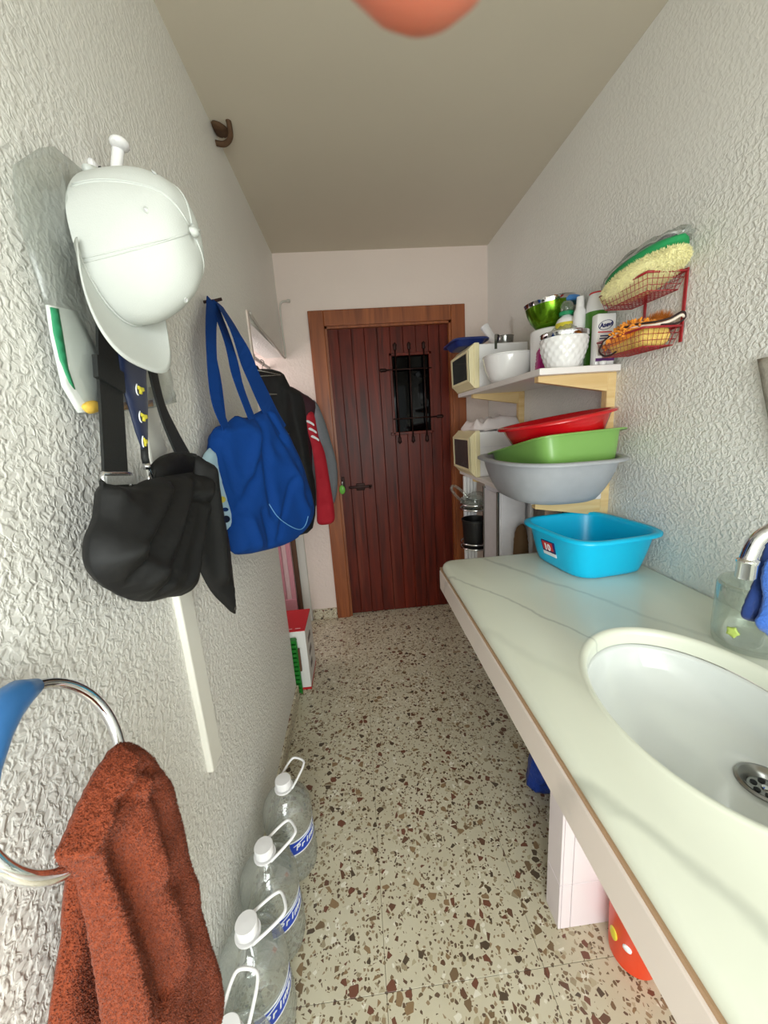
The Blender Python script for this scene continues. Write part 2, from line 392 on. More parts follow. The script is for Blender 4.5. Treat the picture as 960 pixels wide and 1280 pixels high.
def tube(pts, rad, seg=8, closed=False, radii=None):
    pts = [Vector(p) for p in pts]; n = len(pts); rings = []
    ref = None
    for i in range(n):
        if closed: t = pts[(i+1) % n]-pts[i-1]
        else: t = pts[min(i+1, n-1)]-pts[max(i-1, 0)]
        t = t.normalized() if t.length > 1e-9 else Vector((0, 0, 1))
        if ref is None:
            ref = Vector((0, 0, 1)) if abs(t.z) < 0.9 else Vector((1, 0, 0))
        a = (ref - t*ref.dot(t))
        a = a.normalized() if a.length > 1e-6 else t.orthogonal().normalized()
        ref = a; b2 = t.cross(a)
        rr = radii[i] if radii else rad
        rings.append([pts[i]+(a*math.cos(2*PI*k/seg)+b2*math.sin(2*PI*k/seg))*rr for k in range(seg)])
    if closed:
        V = [p for rg in rings for p in rg]; F = []
        for k in range(n):
            k2 = (k+1) % n
            for i in range(seg):
                j = (i+1) % seg; F.append((k*seg+i, k*seg+j, k2*seg+j, k2*seg+i))
        return V, F
    return loft(rings)
def band(pts, widths, wdir, thick):
    """flat strap along a path; wdir = direction of its width (constant or list)"""
    n = len(pts); rings = []
    for i, p in enumerate(pts):
        p = Vector(p); t = (Vector(pts[min(i+1, n-1)])-Vector(pts[max(i-1, 0)])).normalized()
        wd = Vector(wdir[i] if isinstance(wdir, list) else wdir); wd = (wd - t*wd.dot(t)).normalized()
        nn = t.cross(wd)
        wv = widths[i] if isinstance(widths, (list, tuple)) else widths
        a, c = wd*wv/2, nn*thick/2
        rings.append([p-a-c, p+a-c, p+a+c, p-a+c])
    return loft(rings)
def segdist(p, a, b2):
    ab = b2-a; l = ab.length_squared
    t = 0 if l < 1e-12 else max(0, min(1, (p-a).dot(ab)/l))
    return (p-(a+ab*t)).length
def inside(p, poly):
    r = False; n = len(poly); j = n-1
    for i in range(n):
        a, b2 = poly[i], poly[j]
        if (a.y > p.y) != (b2.y > p.y) and p.x < (b2.x-a.x)*(p.y-a.y)/(b2.y-a.y)+a.x: r = not r
        j = i
    return r
def smooth_poly(poly, n=4):
    m = len(poly); out = []
    for i in range(m):
        a, b2, c, d = poly[i-1], poly[i], poly[(i+1) % m], poly[(i+2) % m]
        for k in range(n):
            t = k/n
            out.append(0.5*((2*b2)+(c-a)*t+(2*a-5*b2+4*c-d)*t*t+(3*b2-a-3*c+d)*t**3))
    return out
def puff(poly3, en, front, back=None, rim=0.03, sp=0.012, folds=(), wob=0.0, wscale=12, edge=0.0015, sm=3, bend=None):
    """soft body: outline (3D points near one plane with normal en) filled and swollen to both sides.
    folds: (p3a, p3b, width, height) ridges (or creases, height < 0) on the front"""
    back = front*0.5 if back is None else back
    en = Vector(en).normalized(); ev = Vector((0, 0, 1)); ev = (ev-en*ev.dot(en)).normalized() if abs(en.z) < 0.95 else Vector((0, 1, 0))
    eu = ev.cross(en)
    o0 = sum((Vector(p) for p in poly3), Vector())/len(poly3)
    P = [Vector(((Vector(p)-o0).dot(eu), (Vector(p)-o0).dot(ev))) for p in poly3]
    if sm: P = smooth_poly(P, sm)
    B = []
    for i in range(len(P)):
        a, b2 = P[i], P[(i+1) % len(P)]; k = max(1, int((b2-a).length/sp+0.5))
        for q in range(k): B.append(a+(b2-a)*q/k)
    nb = len(B)
    xs = [p.x for p in B]; ys = [p.y for p in B]
    I = []; dist = [0.0]*nb
    y = min(ys); row = 0
    while y < max(ys):
        x = min(xs)+(sp/2 if row % 2 else 0)
        while x < max(xs):
            q = Vector((x, y))
            if inside(q, P):
                d = min(segdist(q, P[i], P[(i+1) % len(P)]) for i in range(len(P)))
                if d > sp*0.45: I.append(q); dist.append(d)
            x += sp
        y += sp*0.866; row += 1
    res = delaunay_2d_cdt(B+I, [(i, (i+1) % nb) for i in range(nb)], [], 1, 1e-6)
    v2, f2, ov = res[0], res[2], res[3]
    D = [dist[s[0]] if s else 0 for s in ov]; isb = [bool(s) and s[0] < nb for s in ov]
    FD = [(Vector(((Vector(a)-o0).dot(eu), (Vector(a)-o0).dot(ev))), Vector(((Vector(c)-o0).dot(eu), (Vector(c)-o0).dot(ev))), wd, hh) for a, c, wd, hh in folds]
    V = []; fi = []; bi = []
    for i, p in enumerate(v2):
        p = Vector((p[0], p[1])); d = D[i]; t = min(1, d/rim); pr = math.sqrt(max(0, 1-(1-t)**2))
        hf = front*pr; hb = back*pr
        for a, c, wd, hh in FD:
            s = segdist(p, a, c)/wd
            if s < 3: hf += hh*math.exp(-s*s)*min(1, d/(rim*0.4)+0.1)
        if wob:
            q = Vector((p.x*wscale, p.y*wscale, front*77+o0.y*5)); nz = noise.noise(q)+0.5*noise.noise(q*2.1)
            hf += wob*nz*pr; hb += wob*0.6*nz*pr
        c3 = o0+eu*p.x+ev*p.y
        if bend: c3 = c3+bend(p)
        V.append(c3+en*(hf+edge)); fi.append(len(V)-1)
        V.append(c3-en*(hb+edge)); bi.append(len(V)-1)
    F = []
    ec = {}
    for f in f2:
        F.append(tuple(fi[i] for i in f)); F.append(tuple(bi[i] for i in reversed(f)))
        for k in range(len(f)):
            e = (f[k], f[(k+1) % len(f)]); ec[e] = 1
    for (a, c) in ec:
        if (c, a) not in ec: F.append((fi[c], fi[a], bi[a], bi[c]))
    return V, F
from mathutils.bvhtree import BVHTree
def surf(o, pts, lift=0.0):
    """points on an object's own surface, slightly proud of it"""
    me = o.data; bv = BVHTree.FromPolygons([v.co for v in me.vertices], [tuple(p.vertices) for p in me.polygons]); out = []
    for a, c in pts:
        h_ = bv.ray_cast(CAMP, ray(a, c).normalized())
        if h_[0] is not None: out.append(h_[0]+(h_[1] if h_[1].dot(ray(a, c)) < 0 else -h_[1])*lift)
    return out
def pxX(pts, X): return [atX(a, c, X) for a, c in pts]
def pxY(pts, Y): return [atY(a, c, Y) for a, c in pts]
def pxP(pts, p0, n): return [on_plane(a, c, p0, n) for a, c in pts]
def text(s, size, mtx, m, parent, name='lettering', ext=0.0004, bold=0.0, shear=0.0):
    cu = bpy.data.curves.new('txt', 'FONT'); cu.body = s; cu.size = size; cu.extrude = ext; cu.align_x = 'CENTER'; cu.align_y = 'CENTER'
    cu.offset = bold; cu.shear = shear; cu.resolution_u = 2
    t = bpy.data.objects.new('txt', cu); C.objects.link(t)
    dg = bpy.context.evaluated_depsgraph_get(); me = bpy.data.meshes.new_from_object(t.evaluated_get(dg))
    bpy.data.objects.remove(t); bpy.data.curves.remove(cu)
    me.transform(mtx); me.materials.clear()
    return obj(name, me, m, parent)
def frame(o, ex, ey):
    ex = Vector(ex).normalized(); ey = Vector(ey).normalized(); ez = ex.cross(ey)
    return Matrix(((ex.x, ey.x, ez.x, o[0]), (ex.y, ey.y, ez.y, o[1]), (ex.z, ey.z, ez.z, o[2]), (0, 0, 0, 1)))
def disc(c, r0, th, axis, seg=24):
    m = lathe([(r0, -th/2), (r0, th/2)], seg)
    q = Vector((0, 0, 1)).rotation_difference(Vector(axis).normalized()).to_matrix().to_4x4()
    return xf(m, Matrix.Translation(c) @ q)

# ================================================================== THE ROOM
XL, XR, YB, ZC = -0.40, 0.925, 2.622, 2.407
YR = -0.95
def struct(name, me, m, parent=None, smooth=None, label=None):
    o = obj(name, me, m, parent, smooth)
    if parent is None: o['kind'] = 'structure'
    return o
NX = -1.10      # back of the alcove
struct('wall_left', join(box(XL-0.12, XL, YR, 1.77, 0, ZC), box(XL-0.12, XL, 1.77, YB, 1.82, ZC)), 'plaster')
struct('wall_alcove', join(box(NX-0.06, NX, 1.65, YB+0.1, 0, 2.0), box(NX, XL-0.12, 1.65, 1.77, 0, 1.9), box(NX, XL-0.12, 1.77, YB, 1.84, 1.92)), 'plaster_far')
struct('wall_right', box(XR, XR+0.12, YR, YB, 0, ZC), 'plaster')
DX0, DX1, DZ = -0.128, 0.679, 1.985          # door leaf
struct('wall_back', join(box(NX-0.06, DX0-0.03, YB, YB+0.12, 0, ZC), box(DX1+0.03, XR+0.12, YB, YB+0.12, 0, ZC), box(DX0-0.03, DX1+0.03, YB, YB+0.12, DZ+0.03, ZC)), 'plaster_far')
struct('wall_rear', join(box(XL-0.12, -0.38, YR-0.1, YR, 0, ZC), box(0.88, XR+0.12, YR-0.1, YR, 0, ZC), box(-0.38, 0.88, YR-0.1, YR, 1.95, ZC)), 'plaster')
struct('ceiling', box(NX-0.06, XR+0.12, YR-0.1, YB+0.12, ZC, ZC+0.1), 'ceiling')
fl = struct('floor', box(NX-0.06, XR+0.12, YR-0.5, YB+0.12, -0.06, -0.0025), 'grout')
T = 0.40
tm = None
for i in range(-2, 4):
    for j in range(-6, 6):
        x0 = -0.43+i*T; y0 = 0.66+j*T
        xa, xb = max(x0, NX), min(x0+T, XR); ya, yb = max(y0, YR-0.45), min(y0+T, YB+0.1)
        if xb-xa < 0.02 or yb-ya < 0.02: continue
        obj('floor_tile', box(xa+0.0006, xb-0.0006, ya+0.0006, yb-0.0006, -0.02, 0.0, 0.0004, 1), 'terrazzo', fl)
# skirting
sk = struct('baseboard_left', box(XL-0.002, XL+0.010, YR, 1.775, 0, 0.075, 0.002, 1), 'terrazzo')
struct('baseboard_back', box(XL-0.0, DX0-0.096, YB-0.012, YB+0.002, 0, 0.075, 0.002, 1), 'terrazzo')
struct('baseboard_right', box(XR-0.012, XR+0.002, 1.36, YB, 0, 0.075, 0.002, 1), 'terrazzo')

# door
door = empty('door_1', (0.27, YB+0.04, 0)); door['kind'] = 'structure'
LF = YB+0.02          # face of the leaf
HX0, HX1, HZ0, HZ1 = 0.285, 0.535, 1.305, 1.797
edges = [DX0+(HX0-DX0)*k/5 for k in range(6)]+[HX0+(HX1-HX0)*k/3 for k in (1, 2, 3)]+[HX1+(DX1-HX1)*k/2 for k in (1, 2)]
for k in range(10):
    xa, xb = edges[k]+0.0008, edges[k+1]-0.0008
    if 5 <= k < 8:
        zs = [(0.004, HZ0), (HZ1, DZ)]
    else:
        zs = [(0.004, DZ)]
    for za, zb in zs:
        obj('door_plank', box(xa, xb, LF, LF+0.035, za, zb, 0.0022, 2), 'door_wood', door)
obj('backing_board', box(DX0, DX1, LF+0.032, LF+0.04, 0.002, DZ+0.02), 'door_wood', door)
ca = 0.094
def casing(name, x0, x1, z0, z1):
    return obj(name, box(x0, x1, YB-0.028, YB+0.10, z0, z1, 0.004, 2), 'frame_wood', door)
casing('jamb', DX0-ca, DX0+0.001, 0, DZ+0.09); casing('jamb', DX1-0.001, DX1+ca-0.006, 0, DZ+0.09); casing('lintel', DX0+0.001, DX1-0.001, DZ-0.001, DZ+0.09)
obj('inner_bead', join(box(DX0-0.03, DX0+0.016, YB-0.012, LF+0.002, 0, DZ+0.02), box(DX1-0.016, DX1+0.03, YB-0.012, LF+0.002, 0, DZ+0.02), box(DX0, DX1, YB-0.012, LF+0.002, DZ-0.014, DZ+0.02)), 'frame_wood', door)
pane = obj('pane', box(HX0-0.01, HX1+0.01, LF+0.024, LF+0.030, HZ0-0.01, HZ1+0.01), 'blackglass', door)
for nm, bb in (('hatch_moulding', (HX0-0.014, HX0+0.004, HZ0-0.014, HZ1+0.014)), ('hatch_moulding', (HX1-0.004, HX1+0.014, HZ0-0.014, HZ1+0.014)),
               ('hatch_moulding', (HX0-0.014, HX1+0.014, HZ1-0.004, HZ1+0.014)), ('hatch_moulding', (HX0-0.03, HX1+0.022, HZ0-0.018, HZ0+0.002))):
    obj(nm, box(bb[0], bb[1], LF-0.012, LF+0.01, bb[2], bb[3], 0.003, 2), 'door_wood', door)
def spear(p, d):
    p = Vector(p); d = Vector(d)
    return tube([p, p+d*0.008, p+d*0.022, p+d*0.036, p+d*0.05], 0.005, 8, radii=[0.005, 0.012, 0.009, 0.014, 0.001])
for x in (0.312, 0.404, 0.500):
    obj('grille_bar', join(tube([(x, LF-0.012, HZ0-0.03), (x, LF-0.012, HZ1+0.03)], 0.005), spear((x, LF-0.012, HZ1+0.028), (0, 0, 1)), spear((x, LF-0.012, HZ0-0.028), (0, 0, -1))), 'iron', door, True)
for z, xa, xb, d in ((1.708, HX0-0.035, HX1+0.01, -1), (1.394, HX0-0.01, HX1+0.035, 1)):
    obj('grille_bar', join(tube([(xa, LF-0.014, z), (xb, LF-0.014, z)], 0.0045), spear((xa if d < 0 else xb, LF-0.014, z), (d, 0, 0))), 'iron', door, True)
lt = obj('latch', join(box(-0.06, 0.10, LF-0.018, LF, 0.945, 0.962, 0.003), box(-0.01, 0.05, LF-0.008, LF+0.002, 0.928, 0.978, 0.003), tube([(0.085, LF-0.02, 0.953), (0.085, LF-0.045, 0.945)], 0.006)), 'iron', door, 40)
obj('keyhole_plate', box(-0.108, -0.086, LF-0.006, LF+0.002, 0.935, 1.03, 0.002), 'iron', door)
# key tag hanging from the lock
kt = empty('key_tag', (-0.105, LF-0.03, 0.93), 'lime green oval key tag hanging from the plank door lock', 'key tag')
obj('key', join(tube([(-0.098, LF-0.008, 1.0), (-0.10, LF-0.04, 1.0)], 0.003), disc((-0.10, LF-0.045, 1.0), 0.011, 0.003, (1, 0, 0))), 'steel', kt, 40)
obj('ring', tube([(-0.102+0.0, LF-0.047+0.010*math.cos(a), 0.992+0.014*math.sin(a)) for a in [2*PI*k/16 for k in range(16)]], 0.0012, 6, True), 'white_plastic', kt, True)
obj('tag_disc', xf(lathe([(0.0, -0.002), (0.021, -0.002), (0.023, 0), (0.021, 0.002), (0.0, 0.002)], 24), Matrix.Translation((-0.106, LF-0.05, 0.950)) @ Matrix.Rotation(PI/2, 4, 'X') @ Matrix.Diagonal((0.85, 1.35, 1, 1))), 'lime', kt, True)

# ceiling corner: broken plaster with a rusty bent bar
hk = empty('rusty_bracket', (-0.37, 1.60, ZC), 'short rusty bent iron bar sticking out where the ceiling plaster is chipped', 'bracket')
obj('bent_bar', tube(smooth_path([(-0.41, 1.645, 2.372), (-0.372, 1.645, 2.366), (-0.345, 1.63, 2.375), (-0.338, 1.61, 2.398), (-0.34, 1.60, 2.415)], 6), 0.009, 10), 'rust', hk, True)
obj('mortar_lump', puff([(-0.396, 1.60, 2.402), (-0.372, 1.60, 2.402), (-0.352, 1.625, 2.402), (-0.350, 1.655, 2.402), (-0.378, 1.668, 2.402), (-0.397, 1.66, 2.402)], (0, 0, -1), 0.006, 0.006, 0.015, 0.008, wob=0.006, wscale=60), 'rust', hk, True)

# cable along the alcove lintel and up the back wall
cb = empty('cable_run', (-0.39, 2.6, 1.83), 'thin white cable running under the alcove lintel and up the back wall', 'cable')
obj('cable', tube(smooth_path([(XL+0.006, 1.80, 1.86), (XL+0.008, 1.95, 1.835), (XL+0.01, 2.25, 1.825), (XL+0.006, 2.58, 1.812), (-0.385, YB-0.012, 1.84), (-0.388, YB-0.010, 1.98), (-0.386, YB-0.010, 2.10), (-0.372, YB-0.010, 2.135), (-0.335, YB-0.012, 2.14)], 8), 0.006, 8), 'cable', cb, True)
obj('cable_end', lathe([(0.0, -0.008), (0.010, -0.008), (0.010, 0.008), (0.0, 0.008)], 12, -0.330, YB-0.012, 2.14), 'cable', cb, 40)
struct('trim_1', box(XL-0.005, XL+0.006, 1.755, 1.782, 1.42, 1.86, 0.004, 2), 'plaster_far')

# ================================================================== COUNTER AND SINK
CZ = 0.857
SX, SY, SA, SB, SR = 0.568, 0.530, 0.168, 0.232, math.radians(-9)
CX0, CX1, CY0, CY1 = 0.283, XR, -0.5, 1.335
def rrect(d, rads, n=8, ne=(20, 56, 20, 56)):
    """counter outline set in by d, radii at (x1y1, x0y1, x0y0, x1y0), counter-clockwise, always the same point count"""
    x0, x1, y0, y1 = CX0+d, CX1-d, CY0+d, CY1-d
    cs = [(x1, y1, 0), (x0, y1, 90), (x0, y0, 180), (x1, y0, 270)]; arcs = []
    for (x, y, a0), rr in zip(cs, rads):
        rr = max(rr-d, 0.0008)
        cx = x-rr if x == x1 else x+rr; cy = y-rr if y == y1 else y+rr
        arcs.append([Vector((cx+rr*math.cos(math.radians(a0+90*k/n)), cy+rr*math.sin(math.radians(a0+90*k/n)))) for k in range(n+1)])
    out = []
    for i in range(4):
        out += arcs[i]; a, b2 = arcs[i][-1], arcs[(i+1) % 4][0]
        out += [a+(b2-a)*q/ne[i] for q in range(1, ne[i])]
    return out
CRAD = (0.03, 0.05, 0.03, 0.03)
outer = rrect(0.0, CRAD)
def ell(s, ang, off=(0, 0)):
    ca, sa = math.cos(SR), math.sin(SR)
    c, d = math.cos(ang), math.sin(ang)
    lx, ly = c*math.cos(0)*ca+d*sa, -c*sa+d*ca
    k = 1/math.sqrt((lx/(SA*s))**2+(ly/(SB*s))**2)
    return Vector((SX+off[0]+c*k, SY+off[1]+d*k))
angs = [math.atan2(p.y-SY, p.x-SX) for p in outer]
def eln(s, z, off=(0, 0)): return [Vector((*ell(s, a, off), z)) for a in angs]
def out3(d, z): return [Vector((p.x, p.y, z)) for p in rrect(d, CRAD)]
ct = empty('counter', (0.6, 0.5, CZ-0.12), 'pale marble counter with a rounded front edge and deep apron', 'counter')
rings = [eln(1.0, CZ-0.032), eln(1.0, CZ-0.010), eln(1.010, CZ-0.003), eln(1.03, CZ+0.001), eln(1.06, CZ+0.0025), eln(1.085, CZ+0.0012), eln(1.10, CZ),
         [p+(q-p)*0.5 for p, q in zip(eln(1.10, CZ), out3(0.03, CZ))], out3(0.022, CZ), out3(0.010, CZ-0.002), out3(0.003, CZ-0.008), out3(0.0, CZ-0.016), out3(0.001, CZ-0.026), out3(0.004, CZ-0.032)]
V, F = loft(rings, False, False); n = len(outer)
F += [(i, (i+1) % n, (len(rings)-1)*n+(i+1) % n, (len(rings)-1)*n+i) for i in range(n)]
obj('marble_top', (V, F), 'marble', ct, 50)
# joint and apron are frames around the edge so that the bowl hangs free
def edge_frame(d0, d1, z0, z1, bev=0.0):
    return join(box(CX0+d0, CX0+d1, CY0+d0, CY1-d0, z0, z1, bev, 2), box(CX0+d1, CX1, CY1-d1, CY1-d0, z0, z1, bev, 2))
obj('joint_strip', edge_frame(-0.0005, 0.03, CZ-0.039, CZ-0.030), 'joint', ct)
obj('apron', box(CX0-0.004, CX0+0.022, CY0+0.004, CY1-0.006, CZ-0.112, CZ-0.0375, 0.003, 2), 'apron', ct)
obj('apron_end', box(CX0+0.028, CX1, CY1-0.03, CY1-0.008, CZ-0.112, CZ-0.039, 0.003, 2), 'apron', ct)
sk_ = empty('sink', (SX, SY, CZ-0.13), 'white oval ceramic sink set under the marble counter', 'sink')
DR = (0.648, 0.480)
br = []
for s, z, k in ((1.06, -0.033, 0), (1.06, -0.040, 0), (1.0, -0.034, 0), (0.985, -0.045, 0), (0.955, -0.065, 0.02), (0.90, -0.088, 0.06), (0.80, -0.107, 0.15), (0.65, -0.120, 0.35), (0.45, -0.1275, 0.6), (0.28, -0.131, 0.85), (0.17, -0.1325, 1.0)):
    br.append([Vector((p.x+(DR[0]-SX)*k, p.y+(DR[1]-SY)*k, CZ+z)) for p in eln(s, 0)])
ob = []
for s, z, k in ((0.17, -0.145, 1.0), (0.5, -0.14, 0.6), (0.83, -0.118, 0.15), (1.0, -0.06, 0.0), (1.06, -0.040, 0)):
    ob.append([Vector((p.x+(DR[0]-SX)*k, p.y+(DR[1]-SY)*k, CZ+z)) for p in eln(s, 0)])
obj('bowl', loft(br[1:]+ob[:-1]+[br[1]], False, False), 'ceramic', sk_, True)
DZ0 = CZ-0.1325
dr = obj('drain', join(lathe([(0.022, -0.012), (0.026, -0.006), (0.030, -0.001), (0.036, 0.0025), (0.041, 0.001), (0.042, -0.004)], 40, DR[0], DR[1], DZ0+0.002, closed=True), lathe([(0.0, -0.010), (0.027, -0.010), (0.027, -0.012), (0.0, -0.012)], 32, DR[0], DR[1], DZ0+0.002)), 'steel', sk_, 40)
for k in range(6):
    a = k*PI/3
    obj('drain_hole', lathe([(0.0, -0.0015), (0.005, -0.0015), (0.005, 0.0), (0.0, 0.0)], 12, DR[0]+0.015*math.cos(a), DR[1]+0.015*math.sin(a), DZ0-0.0065), 'black', sk_)
obj('drain_screw', lathe([(0.0, 0.0), (0.006, 0.0), (0.005, 0.003), (0.0, 0.0035)], 14, DR[0], DR[1], DZ0-0.0085), 'chrome', dr, 40)
obj('drain_pipe', tube([(DR[0], DR[1], DZ0-0.012), (DR[0], DR[1], 0.50), (DR[0]+0.06, DR[1], 0.46), (XR-0.01, DR[1], 0.46)], 0.02, 14), 'white_plastic', sk_, True)
# pillar clad in tiles
pil = empty('tiled_pillar', (0.68, 0.757, 0), 'pale pink tiled pillar holding up the marble counter', 'pillar')
PX0, PX1, PY0, PY1 = 0.442, XR, 0.726, 0.792
obj('core', box(PX0+0.006, PX1, PY0+0.006, PY1-0.006, 0, CZ-0.108), 'tile_grout', pil)
zs = [0.0, 0.155, 0.405, 0.655, CZ-0.108]
for i in range(4):
    za, zb = zs[i]+0.001, zs[i+1]-0.001
    obj('tile', box(PX0, PX0+0.0065, PY0, PY1, za, zb, 0.0012, 1), 'tile', pil)
    xs = [PX0+0.0068, PX0+0.034, PX0+0.184, PX0+0.334, PX1]
    for k in range(4):
        obj('tile', box(xs[k]+0.0006, xs[k+1]-0.0006, PY0, PY0+0.0065, za, zb, 0.0012, 1), 'tile', pil)
        obj('tile', box(xs[k]+0.0006, xs[k+1]-0.0006, PY1-0.0065, PY1, za, zb, 0.0012, 1), 'tile', pil)

# tap
fx = empty('tap', (0.86, 0.46, CZ), 'chrome swan-neck tap with a curved spout over the sink', 'tap')
tip = atY(933, 712, 0.60)
arc = smooth_path([(0.862, 0.47, CZ+0.04), (0.862, 0.47, CZ+0.16), (0.857, 0.476, CZ+0.225), (0.835, 0.505, CZ+0.268), (0.80, 0.54, CZ+0.285), (tip.x+0.045, 0.575, tip.z+0.088), (tip.x+0.012, 0.595, tip.z+0.062), (tip.x+0.001, 0.60, tip.z+0.025), (tip.x, 0.60, tip.z+0.004)], 6)
obj('spout', tube(arc, 0.0125, 18), 'chrome', fx, True)
obj('aerator', lathe([(0.0, -0.016), (0.0135, -0.016), (0.0152, -0.013), (0.0152, 0.012), (0.0165, 0.014), (0.0165, 0.019), (0.013, 0.022), (0.0, 0.022)], 28, tip.x, 0.60, tip.z), 'chrome', fx, 40)
obj('body', lathe([(0.0, 0.0), (0.032, 0.0), (0.032, 0.008), (0.024, 0.014), (0.022, 0.05), (0.015, 0.062), (0.0, 0.064)], 28, 0.862, 0.47, CZ), 'chrome', fx, 40)
obj('handle', join(tube([(0.862, 0.44, CZ+0.035), (0.862, 0.40, CZ+0.045)], 0.011, 12), tube([(0.862, 0.40, CZ+0.045), (0.83, 0.385, CZ+0.05)], 0.006, 10)), 'chrome', fx, True)

# glass jar with blue cloths
jc = (0.800, 0.668)
jr = empty('glass_jar', (jc[0], jc[1], CZ), 'clear glass jar with a faint green flower, standing behind the tap', 'jar')
obj('wall', lathe([(0.0, 0.001), (0.058, 0.001), (0.064, 0.008), (0.066, 0.03), (0.066, 0.13), (0.062, 0.14), (0.060, 0.14), (0.062, 0.13), (0.062, 0.03), (0.058, 0.012), (0.0, 0.010)], 40, jc[0], jc[1], CZ), 'glass', jr, True)
jw = jr.children[0]
fc = surf(jw, [(916, 790)], 0.0006)[0]
en = Vector((fc.x-jc[0], fc.y-jc[1], 0)).normalized()
obj('flower_print', puff([fc+Vector((0, 0, 1))*0.009*(1+0.35*(k % 2))*math.sin(k*PI/5)+en.cross(Vector((0, 0, 1)))*0.009*(1+0.35*(k % 2))*math.cos(k*PI/5) for k in range(10)], en, 0.0008, 0.0003, 0.004, 0.004), mat('pale_lime', (176, 196, 96), 0.5), jr, True, 'faint green flower')
cl = empty('blue_cloth', (0.80, 0.60, CZ+0.03), 'dark blue microfibre cloth hung over the tap spout', 'cloth')
obj('cloth', puff(pxY([(962, 672), (975, 668), (985, 700), (975, 770), (965, 780), (950, 775), (938, 776), (925, 770), (928, 755), (938, 735), (948, 710)], 0.625), (0.1, -1, 0), 0.010, 0.006, 0.012, 0.006, folds=[(atY(962, 690, 0.625), atY(945, 765, 0.625), 0.006, 0.006), (atY(952, 700, 0.625), atY(933, 765, 0.625), 0.005, -0.005)], wob=0.003, wscale=50), 'microfibre', cl, True)
sg = tag(obj('blue_sponge', puff(pxY([(956, 705), (962, 700), (980, 720), (985, 790), (965, 797), (958, 792), (948, 786), (944, 776), (952, 765), (955, 748), (952, 730)], 0.60), (0.1, -1, 0), 0.012, 0.008, 0.014, 0.006, wob=0.006, wscale=70), 'microfibre_light', None, True), 'light blue fluffy cleaning pad beside the dark blue cloth at the tap', 'cleaning pad')
# speckled cloth on the wall
tag(obj('speckled_cloth', puff(pxX([(947, 449), (985, 441), (1010, 560), (975, 600), (962, 530), (954, 488)], 0.912), (-1, 0, 0), 0.008, 0.006, 0.02, 0.012, sm=0), 'speckle', None, True), 'grey speckled cloth hanging flat on the rough wall above the tap', 'cloth')

# ================================================================== BASINS
def basin(name, loc, a, b2, hgt, m, n_exp=2.0, taper=0.72, rimw=0.018, rot=Matrix(), N=64, lipdrop=0.010, wall=0.003, swell=0.0):
    def sup(s_a, s_b, z):
        out = []
        for k in range(N):
            t = 2*PI*k/N; c, s = math.cos(t), math.sin(t)
            out.append(Vector((s_a*math.copysign(abs(c)**(2/n_exp), c), s_b*math.copysign(abs(s)**(2/n_exp), s), z)))
        return out
    def R(f, d, z): return sup(a*f-d, b2*f-d, z)
    w_ = wall
    def prof(t):
        return taper+(1-taper)*(t**0.8)+swell*math.sin(PI*t)
    rings = [R(1, -rimw, hgt-lipdrop), R(1, -rimw+w_*0.8, hgt-lipdrop), R(1, -w_, hgt-w_), R(1, 0.0, hgt-w_*1.5)]
    for t in (0.9, 0.7, 0.5, 0.3, 0.15, 0.05): rings.append(R(prof(t), 0, hgt*t))
    rings += [R(taper, 0.006, 0.001), R(taper, 0.016, 0.0), R(taper*0.5, 0, 0.0), R(taper*0.05, 0, 0.0)]
    ins = [R(taper*0.05, 0, w_), R(taper*0.5, 0, w_), R(taper, 0.020, w_), R(taper, 0.008, 0.006)]
    for t in (0.1, 0.3, 0.5, 0.7, 0.9): ins.append(R(prof(t), w_, hgt*t+0.001))
    ins += [R(1, w_, hgt-0.002), R(1, 0.0, hgt), R(1, -rimw*0.6, hgt+0.0005), R(1, -rimw, hgt-lipdrop*0.35), R(1, -rimw, hgt-lipdrop)]
    me = loft(rings+ins, False, False)
    return xf(me, Matrix.Translation(loc) @ rot)
def yaw(d): return Matrix.Rotation(math.radians(d), 4, 'Z')
# cyan basin on the counter
bb = empty('cyan_basin', (0.752, 1.178, CZ), 'cyan plastic washing-up basin standing on the marble counter', 'basin')
cyr = Matrix.Translation((0.752, 1.178, CZ+0.001)) @ yaw(7)
obj('tub', basin('t', (0.752, 1.178, CZ+0.001), 0.148, 0.162, 0.135, 'cyan', 4.2, 0.80, 0.016, yaw(7)), 'cyan', bb, True)
# sticker on its outer left side
ps = [on_plane(px, py, cyr @ Vector((-0.1355, 0, 0.07)), cyr.to_3x3() @ Vector((-1, 0, -0.27))) for px, py in ((678, 674), (693, 680), (696, 697), (679, 688))]
nn = (ps[1]-ps[0]).cross(ps[3]-ps[0]).normalized()
if nn.x > 0: nn = -nn
cen = sum(ps, Vector())/4
ex = ((ps[1]-ps[0]).normalized()); ey = -nn.cross(ex) if (-nn.cross(ex)).z > 0 else nn.cross(ex)
def quad(o, ex, ey, nn, w0, w1, h0, h1, t0, t1):
    P = [o+ex*x+ey*y+nn*t for t in (t0, t1) for x, y in ((w0, h0), (w1, h0), (w1, h1), (w0, h1))]
    return P, [(0, 1, 2, 3), (7, 6, 5, 4), (0, 4, 5, 1), (1, 5, 6, 2), (2, 6, 7, 3), (3, 7, 4, 0)]
SW, SH = 0.034, 0.024
st = obj('sticker', quad(cen, ex, ey, nn, -SW, SW, -SH, SH, -0.006, 0.0025), 'navy_print', bb)
obj('sticker_red', quad(cen, ex, ey, nn, -SW*0.85, SW*0.75, -SH*0.35, SH*0.95, 0.0025, 0.003), 'red_print', st)
obj('sticker_white', quad(cen, ex, ey, nn, -SW, SW, -SH*1.15, -SH*0.62, 0.0, 0.0031), 'white_print', st)
text('10', 0.034, frame(cen+nn*0.0032-ex*0.004+ey*0.002, ex, ey), 'white_print', st, bold=0.0012)
